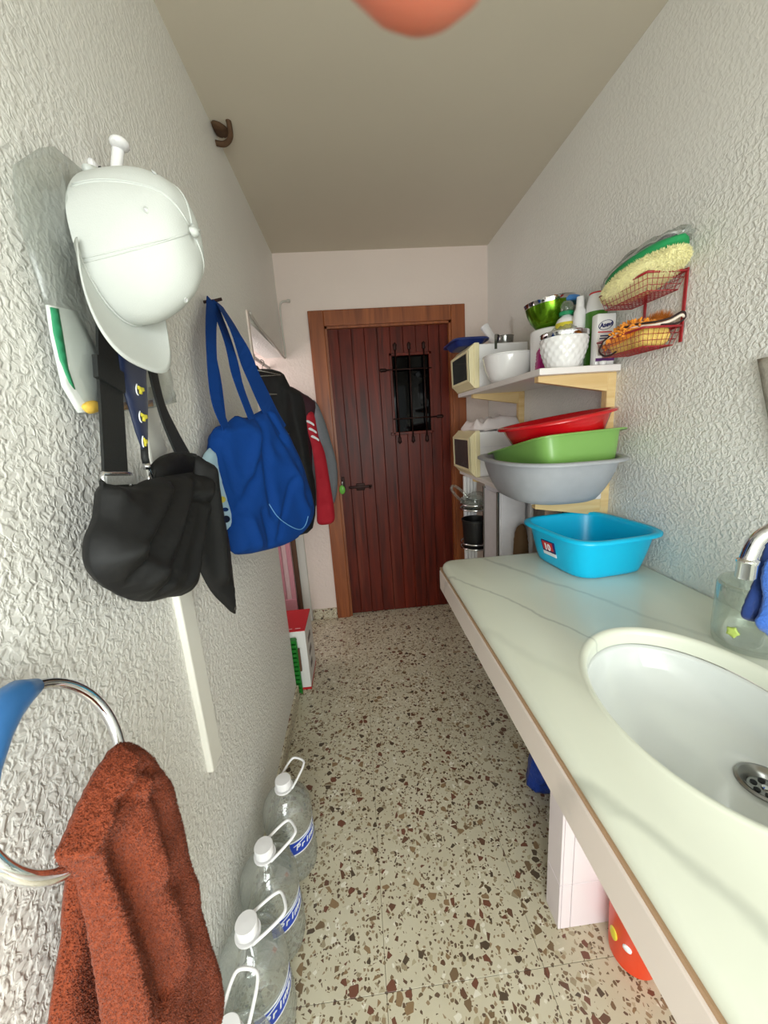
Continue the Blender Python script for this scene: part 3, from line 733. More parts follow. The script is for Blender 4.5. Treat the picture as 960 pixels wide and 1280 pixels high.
# stacked basins on the lower shelf
LS = 1.062
tag(obj('grey_basin', basin('g', (0.695, 1.375, LS+0.001), 0.195, 0.26, 0.150, 'grey', 2.9, 0.70, 0.020, swell=0.03), 'grey', None, True), 'scuffed grey oval basin at the bottom of the stack on the lower shelf', 'basin')
gr = Matrix.Rotation(math.radians(-11), 4, 'X') @ Matrix.Rotation(math.radians(-3), 4, 'Y') @ yaw(7)
tag(obj('green_basin', basin('n', (0.712, 1.335, 1.150), 0.152, 0.190, 0.115, 'green', 7, 0.86, 0.016, gr, lipdrop=0.006), 'green', None, 40), 'light green rectangular basin lying between the red and grey ones', 'basin')
rr_ = Matrix.Rotation(math.radians(-2), 4, 'X') @ Matrix.Rotation(math.radians(-8), 4, 'Y')
tag(obj('red_basin', basin('r', (0.722, 1.34, 1.250), 0.172, 0.190, 0.095, 'red', 2.2, 0.74, 0.014, rr_), 'red', None, True), 'glossy red round basin lying on top of the green one', 'basin')

# ================================================================== WALL SHELVES
ws = empty('bracket_shelf', (0.90, 1.75, 1.0), 'white two-tier wall shelves on pale pine brackets', 'shelf')
SF = 0.63
UZ = 1.487          # underside of the upper board
obj('upper_board', box(SF, XR-0.012, 1.29, 2.30, UZ, UZ+0.022, 0.003, 2), 'shelf_white', ws)
obj('lower_board', box(SF, XR-0.012, 1.33, 2.30, LS-0.022, LS, 0.003, 2), 'shelf_white', ws)
def wedge(y0, y1, ztop, hh=0.062, tip_=0.018):
    x0, x1 = SF+0.015, XR-0.030
    P = [(x0, ztop), (x1, ztop), (x1, ztop-hh), (x0, ztop-tip_)]
    V = [Vector((x, y, z)) for y in (y0, y1) for x, z in P]
    return V, [(0, 1, 2, 3), (7, 6, 5, 4), (0, 4, 5, 1), (1, 5, 6, 2), (2, 6, 7, 3), (3, 7, 4, 0)]
for yy in (1.345, 2.075):
    obj('upright', box(XR-0.031, XR+0.001, yy-0.016, yy+0.016, 0.93, UZ+0.001, 0.002, 1), 'pine', ws)
    for zt in (UZ, LS-0.022):
        obj('bracket_arm', wedge(yy-0.014, yy+0.014, zt), 'pine', ws)

# storage bins with smoked windows
def bin_box(z0, hh, label, y0=1.95, y1=2.27, x0=0.595):
    e = empty('storage_bin', (0.76, 2.1, z0), label, 'storage bin', 'storage bins on the wall shelves')
    x1 = XR-0.035
    obj('body', box(x0+0.045, x1, y0, y1, z0, z0+hh, 0.006, 2), 'white_plastic', e)
    obj('seam', box(x0+0.05, x1-0.01, y0-0.0012, y0+0.002, z0+hh*0.66, z0+hh*0.66+0.002), 'panel_grey', e)
    obj('front_collar', box(x0+0.022, x0+0.048, y0-0.007, y1+0.007, z0-0.0, z0+hh+0.006, 0.004, 2), 'cream', e)
    # sloping front with a window
    fr = [(x0+0.022, z0+0.004), (x0-0.004, z0+0.032), (x0-0.008, z0+hh*0.88), (x0+0.022, z0+hh+0.002)]
    V = [Vector((x, y, z)) for y in (y0, y1) for x, z in fr]
    F = [(0, 3, 2, 1), (4, 5, 6, 7), (0, 1, 5, 4), (2, 3, 7, 6)]
    f_ = obj('front_lid', (V, F), 'cream', e)
    za, zb = z0+0.032, z0+hh*0.88
    def plate(ya, yb, z_a, z_b, t0, t1):
        xa = lambda z: x0-0.004-0.004*(z-za)/(zb-za)
        P = [Vector((xa(z)-t, y, z)) for t in (t0, t1) for y, z in ((ya, z_a), (yb, z_a), (yb, z_b), (ya, z_b))]
        return P, [(0, 1, 2, 3), (7, 6, 5, 4), (0, 4, 5, 1), (1, 5, 6, 2), (2, 6, 7, 3), (3, 7, 4, 0)]
    for a in ((y0, y0+0.02, za, zb), (y1-0.02, y1, za, zb), (y0+0.02, y1-0.02, za, za+0.012), (y0+0.02, y1-0.02, zb-0.012, zb)):
        obj('window_frame', plate(*a, -0.003, 0.003), 'cream', f_)
    obj('window', plate(y0+0.018, y1-0.018, za+0.010, zb-0.010, -0.001, 0.001), 'smoke', f_)
    obj('contents', puff([(x0+0.012, y, z) for y, z in ((y0+0.03, za+0.01), (y1-0.03, za+0.01), (y1-0.05, za+0.09), (y0+0.12, za+0.13), (y0+0.05, za+0.08))], (-1, 0, 0), 0.012, 0.008, 0.02, 0.012, wob=0.006, wscale=40), mat('bin_contents', (150, 120, 116), 0.8, var=0.3, vscale=30), e, True)
    return e
bin_box(UZ+0.0225, 0.205, 'white storage bin with cream window front on the upper shelf under a blue tray')
bin_box(LS+0.0005, 0.232, 'white storage bin with cream window front on the lower shelf under crumpled cloth')
cz = LS+0.233
# contents and cloth on the lower bin
tag(obj('crumpled_cloth', puff([(0.64, 1.96, cz+0.012), (0.75, 1.945, cz+0.012), (0.86, 1.955, cz+0.012), (0.885, 2.10, cz+0.012), (0.86, 2.25, cz+0.012), (0.72, 2.26, cz+0.012), (0.62, 2.22, cz+0.012), (0.615, 2.08, cz+0.012)], (0, 0, 1), 0.028, 0.010, 0.04, 0.014,
    folds=[((0.64, 2.0, cz), (0.86, 2.2, cz), 0.02, 0.03), ((0.70, 1.97, cz), (0.85, 2.0, cz), 0.02, 0.03), ((0.65, 2.2, cz), (0.8, 2.1, cz), 0.02, -0.02)], wob=0.018, wscale=22), mat('crumpled_cloth', (228, 218, 218), 0.9, var=0.06, vscale=20), None, True), 'crumpled white cloth on top of the lower storage bin', 'cloth')
tag(obj('white_bag', puff(pxY([(622, 590), (632, 580), (650, 585), (660, 600), (655, 612), (640, 611), (624, 606)], 1.76), (0, -1, 0), 0.03, 0.02, 0.03, 0.012, wob=0.006), 'card_white', None, True), 'small white bag behind the grey basin on the lower shelf', 'bag')
# blue tray, white tube, steel cup on the upper bin
tz = UZ+0.0225+0.2055+0.006
tag(obj('blue_tray', xf(basin('bt', (0, 0, 0), 0.085, 0.13, 0.035, 'blue_tray', 5, 0.72, 0.012), Matrix.Translation((0.628, 2.13, tz+0.001)) ), 'blue_tray', None, True), 'dark blue shallow tray on top of the upper storage bin', 'tray')
tb = empty('white_tube', (0.80, 2.2, tz), 'white plastic tube leaning on the wall above the upper bin', 'tube')
obj('pipe', tube([(0.845, 2.20, tz-0.003), (0.775, 2.25, tz+0.135)], 0.022, 20), 'white_plastic', tb, 40)
obj('end_collar', tube([(0.779, 2.247, tz+0.127), (0.774, 2.2505, tz+0.138)], 0.0245, 20), 'white_plastic', tb, 40)
cu = empty('steel_cup', (0.80, 2.02, tz-0.006), 'small steel measuring cup with a bent handle on the upper bin', 'cup')
obj('cup', lathe([(0.0, 0.0), (0.036, 0.0), (0.040, 0.006), (0.042, 0.040), (0.0445, 0.041), (0.040, 0.040), (0.038, 0.008), (0.0, 0.003)], 28, 0.80, 2.02, tz-0.006), 'steel', cu, 40)
obj('handle', band(smooth_path([(0.762, 2.0, tz+0.034), (0.735, 1.965, tz+0.036), (0.725, 1.944, tz+0.018), (0.725, 1.943, tz-0.035)], 5), 0.012, (1, 0, 0), 0.002), 'steel', cu)
# white bowl
tag(obj('white_bowl', basin('wb', (0.720, 1.772, UZ+0.0225), 0.110, 0.115, 0.118, 'white_gloss', 2.2, 0.62, 0.002, swell=0.06, lipdrop=0.004), 'white_gloss', None, True), 'glossy white bowl on the upper shelf in front of the bin', 'bowl')
# white patterned pot with chrome rim
pc = (0.760, 1.383)
pz = UZ+0.0225
pt = empty('white_pot', (pc[0], pc[1], pz), 'white pot with a raised diamond pattern and chrome rim', 'pot')
def diamond(a, z):
    k = 9; q = abs(math.sin(k*a+z*95))*abs(math.sin(k*a-z*95)) if 0.006 < z < 0.10 else 0
    return 1+0.045*q
prof = [(0.0, 0.0), (0.046, 0.0), (0.054, 0.004)]
for k in range(24):
    t = k/23; prof.append((0.054+0.022*math.sin(t*PI*0.55)/math.sin(PI*0.55), 0.006+0.098*t))
prof += [(0.076, 0.106), (0.072, 0.106), (0.068, 0.09), (0.05, 0.012), (0.0, 0.010)]
obj('pot_body', lathe(prof, 108, pc[0], pc[1], pz, fn=diamond), 'white_gloss', pt, True)
obj('chrome_rim', lathe([(0.0735, 0.104), (0.078, 0.104), (0.080, 0.108), (0.0795, 0.120), (0.077, 0.122), (0.073, 0.121), (0.0725, 0.106)], 48, pc[0], pc[1], pz, closed=True), 'chrome', pt, 40)
tag(obj('plastic_wrap', puff([(0.72, 1.42, pz+0.118), (0.76, 1.345, pz+0.12), (0.80, 1.36, pz+0.122), (0.82, 1.42, pz+0.12), (0.77, 1.44, pz+0.12)], (0, 0, 1), 0.022, 0.02, 0.02, 0.01, wob=0.012, wscale=50), 'filmbag', None, True), 'crumpled clear plastic wrap stuffed in the patterned pot', 'plastic wrap')
# magenta box, white canister, green bowl
tag(obj('magenta_box', puff(pxY([(674, 435), (681, 433), (686, 462), (671, 464)], 1.53), (0, -1, 0), 0.006, 0.03, 0.006, 0.006, sm=0), 'magenta', None, 30), 'magenta carton squeezed behind the patterned pot', 'carton')
tag(obj('white_canister', lathe([(0.0, 0.0), (0.074, 0.0), (0.078, 0.006), (0.082, 0.15), (0.082, 0.176), (0.078, 0.180), (0.0, 0.180)], 40, 0.835, 1.615, pz), 'white_plastic', None, 40), 'plain white canister under the green steel bowl', 'canister')
gb = empty('green_bowl', (0.825, 1.60, pz+0.181), 'metallic green salad bowl with a steel rim on the white canister', 'bowl')
gm_ = Matrix.Translation((0.825, 1.605, pz+0.187)) @ Matrix.Rotation(math.radians(-6), 4, 'Y')
obj('bowl', xf(lathe([(0.0, 0.0), (0.05, 0.0), (0.056, 0.004), (0.074, 0.03), (0.086, 0.06), (0.0905, 0.085), (0.088, 0.085), (0.07, 0.03), (0.05, 0.006), (0.0, 0.004)], 48), gm_), 'metal_green', gb, 40)
obj('steel_rim', xf(lathe([(0.0895, 0.083), (0.0915, 0.084), (0.0935, 0.095), (0.0955, 0.099), (0.093, 0.100), (0.088, 0.096), (0.0865, 0.084)], 48, closed=True), gm_), 'chrome', gb, 40)
tag(obj('blue_lid', xf(lathe([(0.0, 0.0), (0.046, 0.0), (0.050, 0.004), (0.050, 0.012), (0.044, 0.020), (0.0, 0.022)], 32), Matrix.Translation((0.865, 1.56, pz+0.262))), 'blue_plastic', None, 40), 'round blue plastic lid lying in the green steel bowl', 'lid')  # loose blue lid resting in the green bowl
# bottles
def bottle(name, c, prof, m, label, cap_prof, cap_m, band_prof=None, band_m=None, seg=28):
    e = empty(name, (c[0], c[1], c[2]), label, 'bottle', 'cleaning bottles on the upper shelf')
    obj('body', lathe(prof, seg, *c), m, e, 40)
    obj('cap', lathe(cap_prof, seg, *c), cap_m, e, 40)
    if band_prof: obj('label', lathe(band_prof, seg, *c), band_m, e, 40)
    return e
bottle('cleaner_bottle', (0.828, 1.494, pz), [(0.0, 0.0), (0.034, 0.0), (0.037, 0.006), (0.037, 0.178), (0.030, 0.192), (0.017, 0.202), (0.016, 0.21), (0.0, 0.21)], 'white_plastic', 'cleaner bottle with yellow label and a clear cap over green collar',
       [(0.0165, 0.203), (0.026, 0.204), (0.026, 0.216), (0.018, 0.218), (0.0, 0.218)], 'cap_green', [(0.0372, 0.10), (0.0378, 0.101), (0.0378, 0.176), (0.0372, 0.177)], 'label_yellow')
cb0 = [o for o in C.objects if o.name.startswith('cleaner_bottle')][0]
obj('clear_cap', lathe([(0.021, 0.218), (0.0225, 0.222), (0.0225, 0.242), (0.015, 0.252), (0.0, 0.254)], 24, 0.828, 1.494, pz), 'glass', cb0, True)
bottle('white_flask', (0.845, 1.436, pz), [(0.0, 0.0), (0.020, 0.0), (0.022, 0.005), (0.022, 0.17), (0.020, 0.20), (0.013, 0.215), (0.0, 0.216)], 'white_plastic', 'plain slim white bottle beside the green bottle',
       [(0.0, 0.212), (0.0125, 0.212), (0.0135, 0.218), (0.012, 0.250), (0.0, 0.251)], 'white_plastic')
bottle('green_bottle', (0.888, 1.405, pz), [(0.0, 0.0), (0.032, 0.0), (0.035, 0.005), (0.035, 0.165), (0.0345, 0.19), (0.0, 0.19)], 'bottle_green', 'green cleaner bottle with a white top and red rim',
       [(0.0352, 0.188), (0.035, 0.19), (0.033, 0.215), (0.024, 0.247), (0.0, 0.248)], 'white_plastic', [(0.0245, 0.2465), (0.0262, 0.249), (0.0245, 0.2515), (0.0, 0.2515)], 'red_print')
# Asevi refill pack on the shelf end
pk = empty('cleaner_pack', (0.885, 1.335, pz), 'white cleaner pack with navy logo behind the red wire basket', 'cleaner pack')
obj('pack', box(0.838, 0.905, 1.318, 1.352, pz, pz+0.165, 0.006, 2), 'white_gloss', pk, 40)
FRT = frame((0.868, 1.3172, pz+0.125), (1, 0, 0), (0, 0, 1))
def ring_flat(c, rx, rz, y, wdt, m, par, name, n=28):
    V = []
    for k in range(n):
        t = 2*PI*k/n
        for q in (1, 1-wdt):
            for d in (0, 0.0006):
                V.append(Vector((c[0]+rx*q*math.cos(t)*1, y-d, c[1]+rz*q*math.sin(t)+rx*q*math.cos(t)*0.18)))
    F = []
    for k in range(n):
        a, b2 = 4*k, 4*((k+1) % n)
        F += [(a, b2, b2+2, a+2), (a+1, a+3, b2+3, b2+1), (a, a+1, b2+1, b2), (a+2, b2+2, b2+3, a+3)]
    return obj(name, (V, F), m, par)
ring_flat((0.868, pz+0.128), 0.026, 0.015, 1.3178, 0.1, 'navy_print', pk, 'logo_ring')
text('Asevi', 0.020, FRT @ Matrix.Rotation(math.radians(9), 4, 'Z') @ Matrix.Translation((0, 0.003, 0)), 'navy_print', pk, bold=0.0008, shear=0.25)
for k, (zz, hw, m_) in enumerate(((0.104, 0.024, 'red_print'), (0.092, 0.016, 'navy_print'), (0.084, 0.018, 'navy_print'))):
    obj('small_print', box(0.866-hw, 0.866+hw, 1.3174, 1.3186, pz+zz, pz+zz+0.004), m_, pk)
obj('picture', box(0.845, 0.89, 1.3174, 1.3186, pz+0.032, pz+0.066, 0.0004, 1), 'speckle', pk)
obj('purple_band', box(0.8385, 0.9045, 1.3174, 1.3186, pz+0.014, pz+0.024), mat('purple', (92, 40, 110), 0.5), pk)
tag(obj('white_stopper', lathe([(0.0, 0.0), (0.010, 0.0), (0.013, 0.012), (0.0, 0.014)], 20, 0.856, 1.306, pz), 'white_plastic', None, True), 'small white stopper standing before the green bottle', 'stopper')

# ================================================================== RED WIRE BASKET
wb = empty('wire_basket', (0.86, 1.17, 1.5), 'two-tier red wire basket hung on the rough wall', 'wire basket')
BX0, BX1, BY0, BY1 = 0.806, XR-0.008, 1.062, 1.262
def tray(z0, z1):
    rim_ = [(BX0, BY0, z1), (BX1, BY0, z1), (BX1, BY1, z1), (BX0, BY1, z1)]
    obj('rim', tube([p for a, b2 in zip(rim_, rim_[1:]+rim_[:1]) for p in [Vector(a)+(Vector(b2)-Vector(a))*k/6 for k in range(6)]], 0.0032, 8, True), 'wire', wb, True)
    W = []; g = 0.0165; r0 = 0.0009
    x = BX0
    d = 0.012
    nx = 7; ny = 12
    for i in range(nx+1):
        xx = BX0+d+(BX1-BX0-2*d)*i/nx; xt = BX0+(BX1-BX0)*i/nx
        W.append(tube([(xt, BY0, z1), (xx, BY0+d, z0), (xx, BY1-d, z0), (xt, BY1, z1)], r0, 4))
    for j in range(ny+1):
        yy = BY0+d+(BY1-BY0-2*d)*j/ny; yt = BY0+(BY1-BY0)*j/ny
        W.append(tube([(BX0, yt, z1), (BX0+d, yy, z0), (BX1-d, yy, z0), (BX1, yt, z1)], r0, 4))
    for t in (0.0, 0.33, 0.66):
        q = d*(1-t); zz = z0+(z1-z0)*t
        c = [Vector(p) for p in ((BX0+q, BY0+q, zz), (BX1-q, BY0+q, zz), (BX1-q, BY1-q, zz), (BX0+q, BY1-q, zz))]
        W.append(tube([a+(b2-a)*k/3 for a, b2 in zip(c, c[1:]+c[:1]) for k in range(3)], r0 if t else 0.0016, 5, True))
    obj('wire_mesh', join(*W), 'wire', wb, True)
tray(1.665, 1.708); tray(1.525, 1.572)
for yy in (BY0+0.004, BY1-0.05):
    obj('post', band([(BX1+0.003, yy, 1.53), (BX1+0.003, yy, 1.715)], 0.008, (0, 1, 0), 0.004), 'wire', wb)
# upper tray: fluffy mitt, green foam, brush in film
def ellipsoid(c, ax, seg=24, ringn=14, M3=Matrix.Identity(3), wobble=0.0, ws=40):
    prof = [(math.sin(PI*k/ringn), -math.cos(PI*k/ringn)) for k in range(ringn+1)]
    V, F = lathe(prof, seg); out = []
    for v in V:
        k = 1+wobble*noise.noise(v*ws*0.06+Vector(c)*3)
        out.append(Vector(c)+M3 @ Vector((v.x*ax[0]*k, v.y*ax[1]*k, v.z*ax[2]*k)))
    return out, F
tilt = Matrix.Rotation(math.radians(-7), 3, 'X')
fm = empty('fluffy_mitt', (0.855, 1.14, 1.70), 'pale yellow fluffy washing mitt with a green back in the upper wire tray', 'mitt')
mc = Vector((0.858, 1.155, 1.722)); ax = (0.070, 0.145, 0.036)
obj('core', ellipsoid(mc, ax, 28, 14, tilt, 0.05), 'fluff', fm, True)
V, F = [], []
for k in range(5200):
    z = random.uniform(-1, 1); a = random.uniform(0, 2*PI); q = math.sqrt(1-z*z); d = Vector((q*math.cos(a), q*math.sin(a), z))
    p = mc+tilt @ Vector((d.x*ax[0], d.y*ax[1], d.z*ax[2])); nn_ = (tilt @ Vector((d.x/ax[0], d.y/ax[1], d.z/ax[2]))).normalized()
    nn_ = (nn_+Vector((random.uniform(-.5, .5), random.uniform(-.5, .5), random.uniform(-.5, .5)))).normalized()
    L_ = random.uniform(0.004, 0.009); t1 = nn_.orthogonal().normalized()*0.0013; t2 = nn_.cross(t1)
    k0 = len(V); V += [p+t1, p-t1*0.5+t2*0.87, p-t1*0.5-t2*0.87, p+nn_*L_]; F += [(k0, k0+1, k0+3), (k0+1, k0+2, k0+3), (k0+2, k0, k0+3)]
pil_ = obj('pile', (V, F), 'fluff', fm); pil_['kind'] = 'stuff'
obj('green_back', ellipsoid(mc+Vector((0.004, 0.004, 0.030)), (0.064, 0.145, 0.028), 28, 12, tilt, 0.05), 'green_cloth', fm, True)
bw = empty('wrapped_brush', (0.865, 1.16, 1.79), 'dark brush in clear film lying on the green backed mitt', 'brush')
obj('film', ellipsoid(mc+Vector((0.006, 0.010, 0.045)), (0.060, 0.155, 0.028), 32, 14, tilt, 0.18, 90), 'filmbag', bw, True)
obj('brush_head', join(ellipsoid(mc+Vector((0.008, -0.070, 0.063)), (0.022, 0.032, 0.012), 18, 10, tilt, 0.1), ellipsoid(mc+Vector((0.008, 0.005, 0.066)), (0.022, 0.050, 0.012), 18, 10, tilt, 0.1), ellipsoid(mc+Vector((0.006, 0.080, 0.056)), (0.018, 0.035, 0.010), 18, 10, tilt, 0.1)), mat('dark_bristle', (48, 34, 46), 0.8), bw, True)
# lower tray: orange chenille mitt, trimmed sponge cloth, bristle brush
om = empty('orange_mitt', (0.845, 1.19, 1.56), 'orange chenille mitt lying in the lower wire tray', 'mitt')
oc = Vector((0.852, 1.180, 1.572)); oa = (0.046, 0.085, 0.030); otilt = Matrix.Rotation(math.radians(-8), 3, 'X')
obj('core', ellipsoid(oc, oa, 20, 10, otilt), 'orange', om, True)
ch = []
for k in range(150):
    z = random.uniform(-0.3, 1); a = random.uniform(0, 2*PI); q = math.sqrt(1-z*z); d = Vector((q*math.cos(a), q*math.sin(a), z))
    p = oc+otilt @ Vector((d.x*oa[0], d.y*oa[1], d.z*oa[2])); nn_ = (otilt @ Vector((d.x/oa[0], d.y/oa[1], d.z/oa[2]))).normalized()
    sd = (nn_+Vector((random.uniform(-1.2, 1.2), random.uniform(-1.2, 1.2), random.uniform(-.6, .8)))).normalized()
    ch.append(tube([p-sd*0.002, p+sd*0.004, p+sd*0.010, p+sd*0.014], 0.003, 6, radii=[0.002, 0.0036, 0.0034, 0.001]))
pil2 = obj('pile', join(*ch), 'orange', om, True); pil2['kind'] = 'stuff'
sp_ = empty('sponge_cloth', (0.83, 1.12, 1.535), 'yellow sponge pad with black and white trim in the lower wire tray', 'sponge')
pad = [(BX0+0.016, 1.085, 1.553), (BX0+0.06, 1.076, 1.553), (BX1-0.016, 1.08, 1.553), (BX1-0.014, 1.16, 1.553), (BX1-0.02, 1.235, 1.553), (BX0+0.02, 1.235, 1.553), (BX0+0.014, 1.16, 1.553)]
obj('pad', puff(pad, (0, 0, 1), 0.022, 0.022, 0.015, 0.009, wob=0.004, wscale=40), 'sponge', sp_, True)
t1 = smooth_path([(BX0-0.004, 1.225, 1.570), (BX0+0.002, 1.175, 1.588), (BX0+0.016, 1.12, 1.592), (0.85, 1.078, 1.588), (0.88, 1.060, 1.592), (0.905, 1.050, 1.604), (0.915, 1.052, 1.590), (0.90, 1.058, 1.578), (0.86, 1.066, 1.577)], 6)
obj('black_trim', tube(t1, 0.0026, 8), 'dark_trim', sp_, True)
obj('white_trim', tube([Vector(p)+Vector((0.002, 0.004, -0.007)) for p in t1[:34]], 0.004, 8), 'white_trim', sp_, True)
obj('black_loop', tube(smooth_path([(BX0-0.004, 1.225, 1.570), (BX0-0.010, 1.235, 1.545), (BX0-0.004, 1.222, 1.527), (BX0-0.003, 1.19, 1.523), (BX0-0.006, 1.16, 1.528)], 6), 0.0026, 8), 'dark_trim', sp_, True)
bb_ = empty('bristle_brush', (0.895, 1.15, 1.6), 'orange brown bristle brush leaning on the wall in the lower wire tray', 'brush')
bc = Vector((0.900, 1.135, 1.592))
obj('block', ellipsoid(bc, (0.016, 0.045, 0.020), 18, 10), 'brush_brown', bb_, True)
V, F = [], []
for k in range(420):
    t = random.uniform(0, PI); p = bc+Vector((random.uniform(-0.010, 0.010), 0.040*math.cos(t), 0.016*math.sin(t))); d = Vector((random.uniform(-.2, .2), math.cos(t)*0.7+random.uniform(-.2, .2), math.sin(t)+0.3)).normalized()
    k0 = len(V); V += [p+Vector((0.0007, 0, 0)), p-Vector((0.0007, 0, 0)), p+Vector((0, 0.0008, 0)), p+d*random.uniform(0.014, 0.026)]; F += [(k0, k0+1, k0+3), (k0+1, k0+2, k0+3), (k0+2, k0, k0+3)]
br_ = obj('bristles', (V, F), 'brush_brown', bb_); br_['kind'] = 'stuff'

# ================================================================== CORNER BEHIND THE COUNTER
rk = empty('tier_rack', (0.665, 2.12, 0), 'tall white post rack with chrome ring tiers beside the door', 'rack')
rc = (0.668, 2.12)
obj('base', lathe([(0.0, 0.0), (0.05, 0.0), (0.05, 0.012), (0.03, 0.02), (0.0, 0.02)], 32, rc[0], rc[1]+0.10, 0), 'white_plastic', rk, 40)
for k in range(4):
    obj('post_slat', box(rc[0]-0.038+k*0.0195, rc[0]-0.0205+k*0.0195, rc[1]+0.088, rc[1]+0.112, 0.0, 1.035, 0.003, 2), 'white_plastic', rk)
for z in (0.63, 0.86):
    for dz in (0.0, 0.028):
        obj('ring', tube([(rc[0]+0.086*math.cos(a), rc[1]+0.086*math.sin(a), z+dz) for a in [2*PI*k/40 for k in range(40)]], 0.005, 8, True), 'chrome', rk, True)
    obj('tier_plate', lathe([(0.0, -0.006), (0.083, -0.006), (0.085, 0.0), (0.0, 0.001)], 32, *rc, z), 'steel', rk, 40)
tag(obj('black_pot', lathe([(0.0, 0.002), (0.066, 0.002), (0.068, 0.01), (0.076, 0.155), (0.081, 0.157), (0.081, 0.166), (0.074, 0.166), (0.068, 0.02), (0.0, 0.014)], 40, *rc, 0.63), 'black', None, 40), 'black plastic pot standing in the lower ring of the rack', 'pot')
gw = empty('clear_bowl', (rc[0], rc[1], 0.862), 'clear plastic bowl with a loop handle in the upper ring of the rack', 'bowl')
obj('bowl', lathe([(0.0, 0.003), (0.06, 0.003), (0.072, 0.02), (0.082, 0.055), (0.080, 0.057), (0.070, 0.024), (0.058, 0.008), (0.0, 0.007)], 40, *rc, 0.862, fn=lambda a, z: 1+0.03*math.sin(9*a)), 'glass', gw, True)
obj('handle', tube(smooth_path([(rc[0]-0.075, rc[1]-0.01, 0.90), (rc[0]-0.118, rc[1]-0.02, 0.945), (rc[0]-0.142, rc[1]-0.02, 0.985), (rc[0]-0.125, rc[1]-0.02, 1.00), (rc[0]-0.08, rc[1]-0.02, 0.965), (rc[0]-0.05, rc[1]-0.03, 0.925)], 6), 0.008, 10), 'glass', gw, True)
tag(obj('crumpled_film', ellipsoid((rc[0]+0.012, rc[1], 0.918), (0.066, 0.06, 0.032), 30, 14, wobble=0.3, ws=70), 'filmbag', None, True), 'crumpled clear plastic film inside the clear bowl', 'plastic film')
scb = empty('slim_cabinet', (0.76, 1.86, 0), 'slim grey white cabinet with a metal edge under the lower shelf', 'cabinet')
obj('body', box(0.672, 0.80, 1.755, 1.97, 0.0, LS-0.024, 0.004, 2), 'panel_grey', scb)
obj('door', box(0.676, 0.796, 1.742, 1.754, 0.02, LS-0.03, 0.004, 2), 'panel_grey', scb)
obj('edge_trim', join(box(0.660, 0.6715, 1.752, 1.766, 0.0, LS-0.05, 0.002, 1), box(0.660, 0.6715, 1.95, 1.968, 0.0, LS-0.05, 0.002, 1)), 'steel', scb)
obj('side_panel', box(0.664, 0.6725, 1.768, 1.948, 0.0, LS-0.06, 0.002, 1), 'panel_grey', scb)
tag(obj('white_board', box(0.812, 0.826, 1.72, 1.90, 0.0, LS-0.03, 0.003, 1), 'white_plastic', None), 'thin white board standing upright beside the slim cabinet', 'board')
tag(obj('brown_bag', puff(pxY([(641, 700), (644, 665), (650, 656), (656, 657), (660, 680), (664, 760), (668, 868), (650, 868), (642, 760)], 1.66), (0, -1, 0), 0.03, 0.03, 0.03, 0.012, wob=0.01, wscale=25), 'paper_brown', None, True), 'tall crumpled brown paper bag behind the cyan basin', 'bag')
tag(obj('printed_bag', puff([(0.835, 1.62, 0.55), (0.905, 1.62, 0.55), (0.912, 1.62, 1.01), (0.84, 1.62, 1.02), (0.828, 1.62, 0.8)], (0, -1, 0), 0.025, 0.02, 0.03, 0.015, wob=0.01, wscale=20), mat('printed_bag', (222, 196, 176), 0.7, var=0.45, vscale=16), None, True), 'pale patterned bag tucked under the lower shelf by the wall', 'bag')
tag(obj('dark_bag', puff([(0.848, 1.55, 0.0), (0.905, 1.55, 0.0), (0.905, 1.55, 0.88), (0.86, 1.55, 0.90), (0.845, 1.55, 0.5)], (0, -1, 0), 0.02, 0.02, 0.03, 0.02, wob=0.01), mat('dark_cloth', (44, 30, 30), 0.8), None, True), 'dark cloth bag standing below the patterned bag', 'bag')

# under the counter
bk = empty('red_bucket', (0.614, 0.662, 0), 'small orange red plastic bucket with a yellow label under the counter', 'bucket')
kc = (0.607, 0.662)
obj('bucket', lathe([(0.0, 0.001), (0.050, 0.001), (0.055, 0.006), (0.056, 0.02), (0.061, 0.17), (0.0635, 0.173), (0.0635, 0.180), (0.059, 0.178), (0.053, 0.03), (0.048, 0.010), (0.0, 0.008)], 48, *kc, 0), 'orange_red', bk, 40)
for px, py, m_, nm, hw, hh in ((767, 1166, 'label_yellow', 'yellow_label', 0.012, 0.018), (784, 1186, 'white_print', 'white_label', 0.010, 0.010)):
    d = ray(px, py); best = None
    # walk along the sight line to the bucket wall
    for k in range(4000):
        p = CAMP+d*(k/4000*0.004)
        z = p.z
        if 0 < z < 0.17 and math.hypot(p.x-kc[0], p.y-kc[1]) < 0.056+0.005*((z-0.02)/0.15)+0.0004: best = p; break
    if best is None: continue
    nn_ = Vector((best.x-kc[0], best.y-kc[1], 0)).normalized(); tt = Vector((-nn_.y, nn_.x, 0))
    obj(nm, puff([best+tt*hw*math.cos(k*PI/6)+Vector((0, 0, 1))*hh*math.sin(k*PI/6) for k in range(12)], nn_, 0.001, 0.003, 0.005, 0.006), m_, bk, True)
tag(obj('blue_bag', puff([(0.555, 1.13, 0.0), (0.548, 1.13, 0.06), (0.565, 1.13, 0.13), (0.64, 1.13, 0.16), (0.74, 1.13, 0.14), (0.76, 1.13, 0.05), (0.74, 1.13, 0.0)], (0, -1, 0), 0.05, 0.06, 0.05, 0.015, wob=0.02, wscale=22), 'blue_bag', None, True), 'crumpled blue plastic bag on the floor under the counter', 'bag')

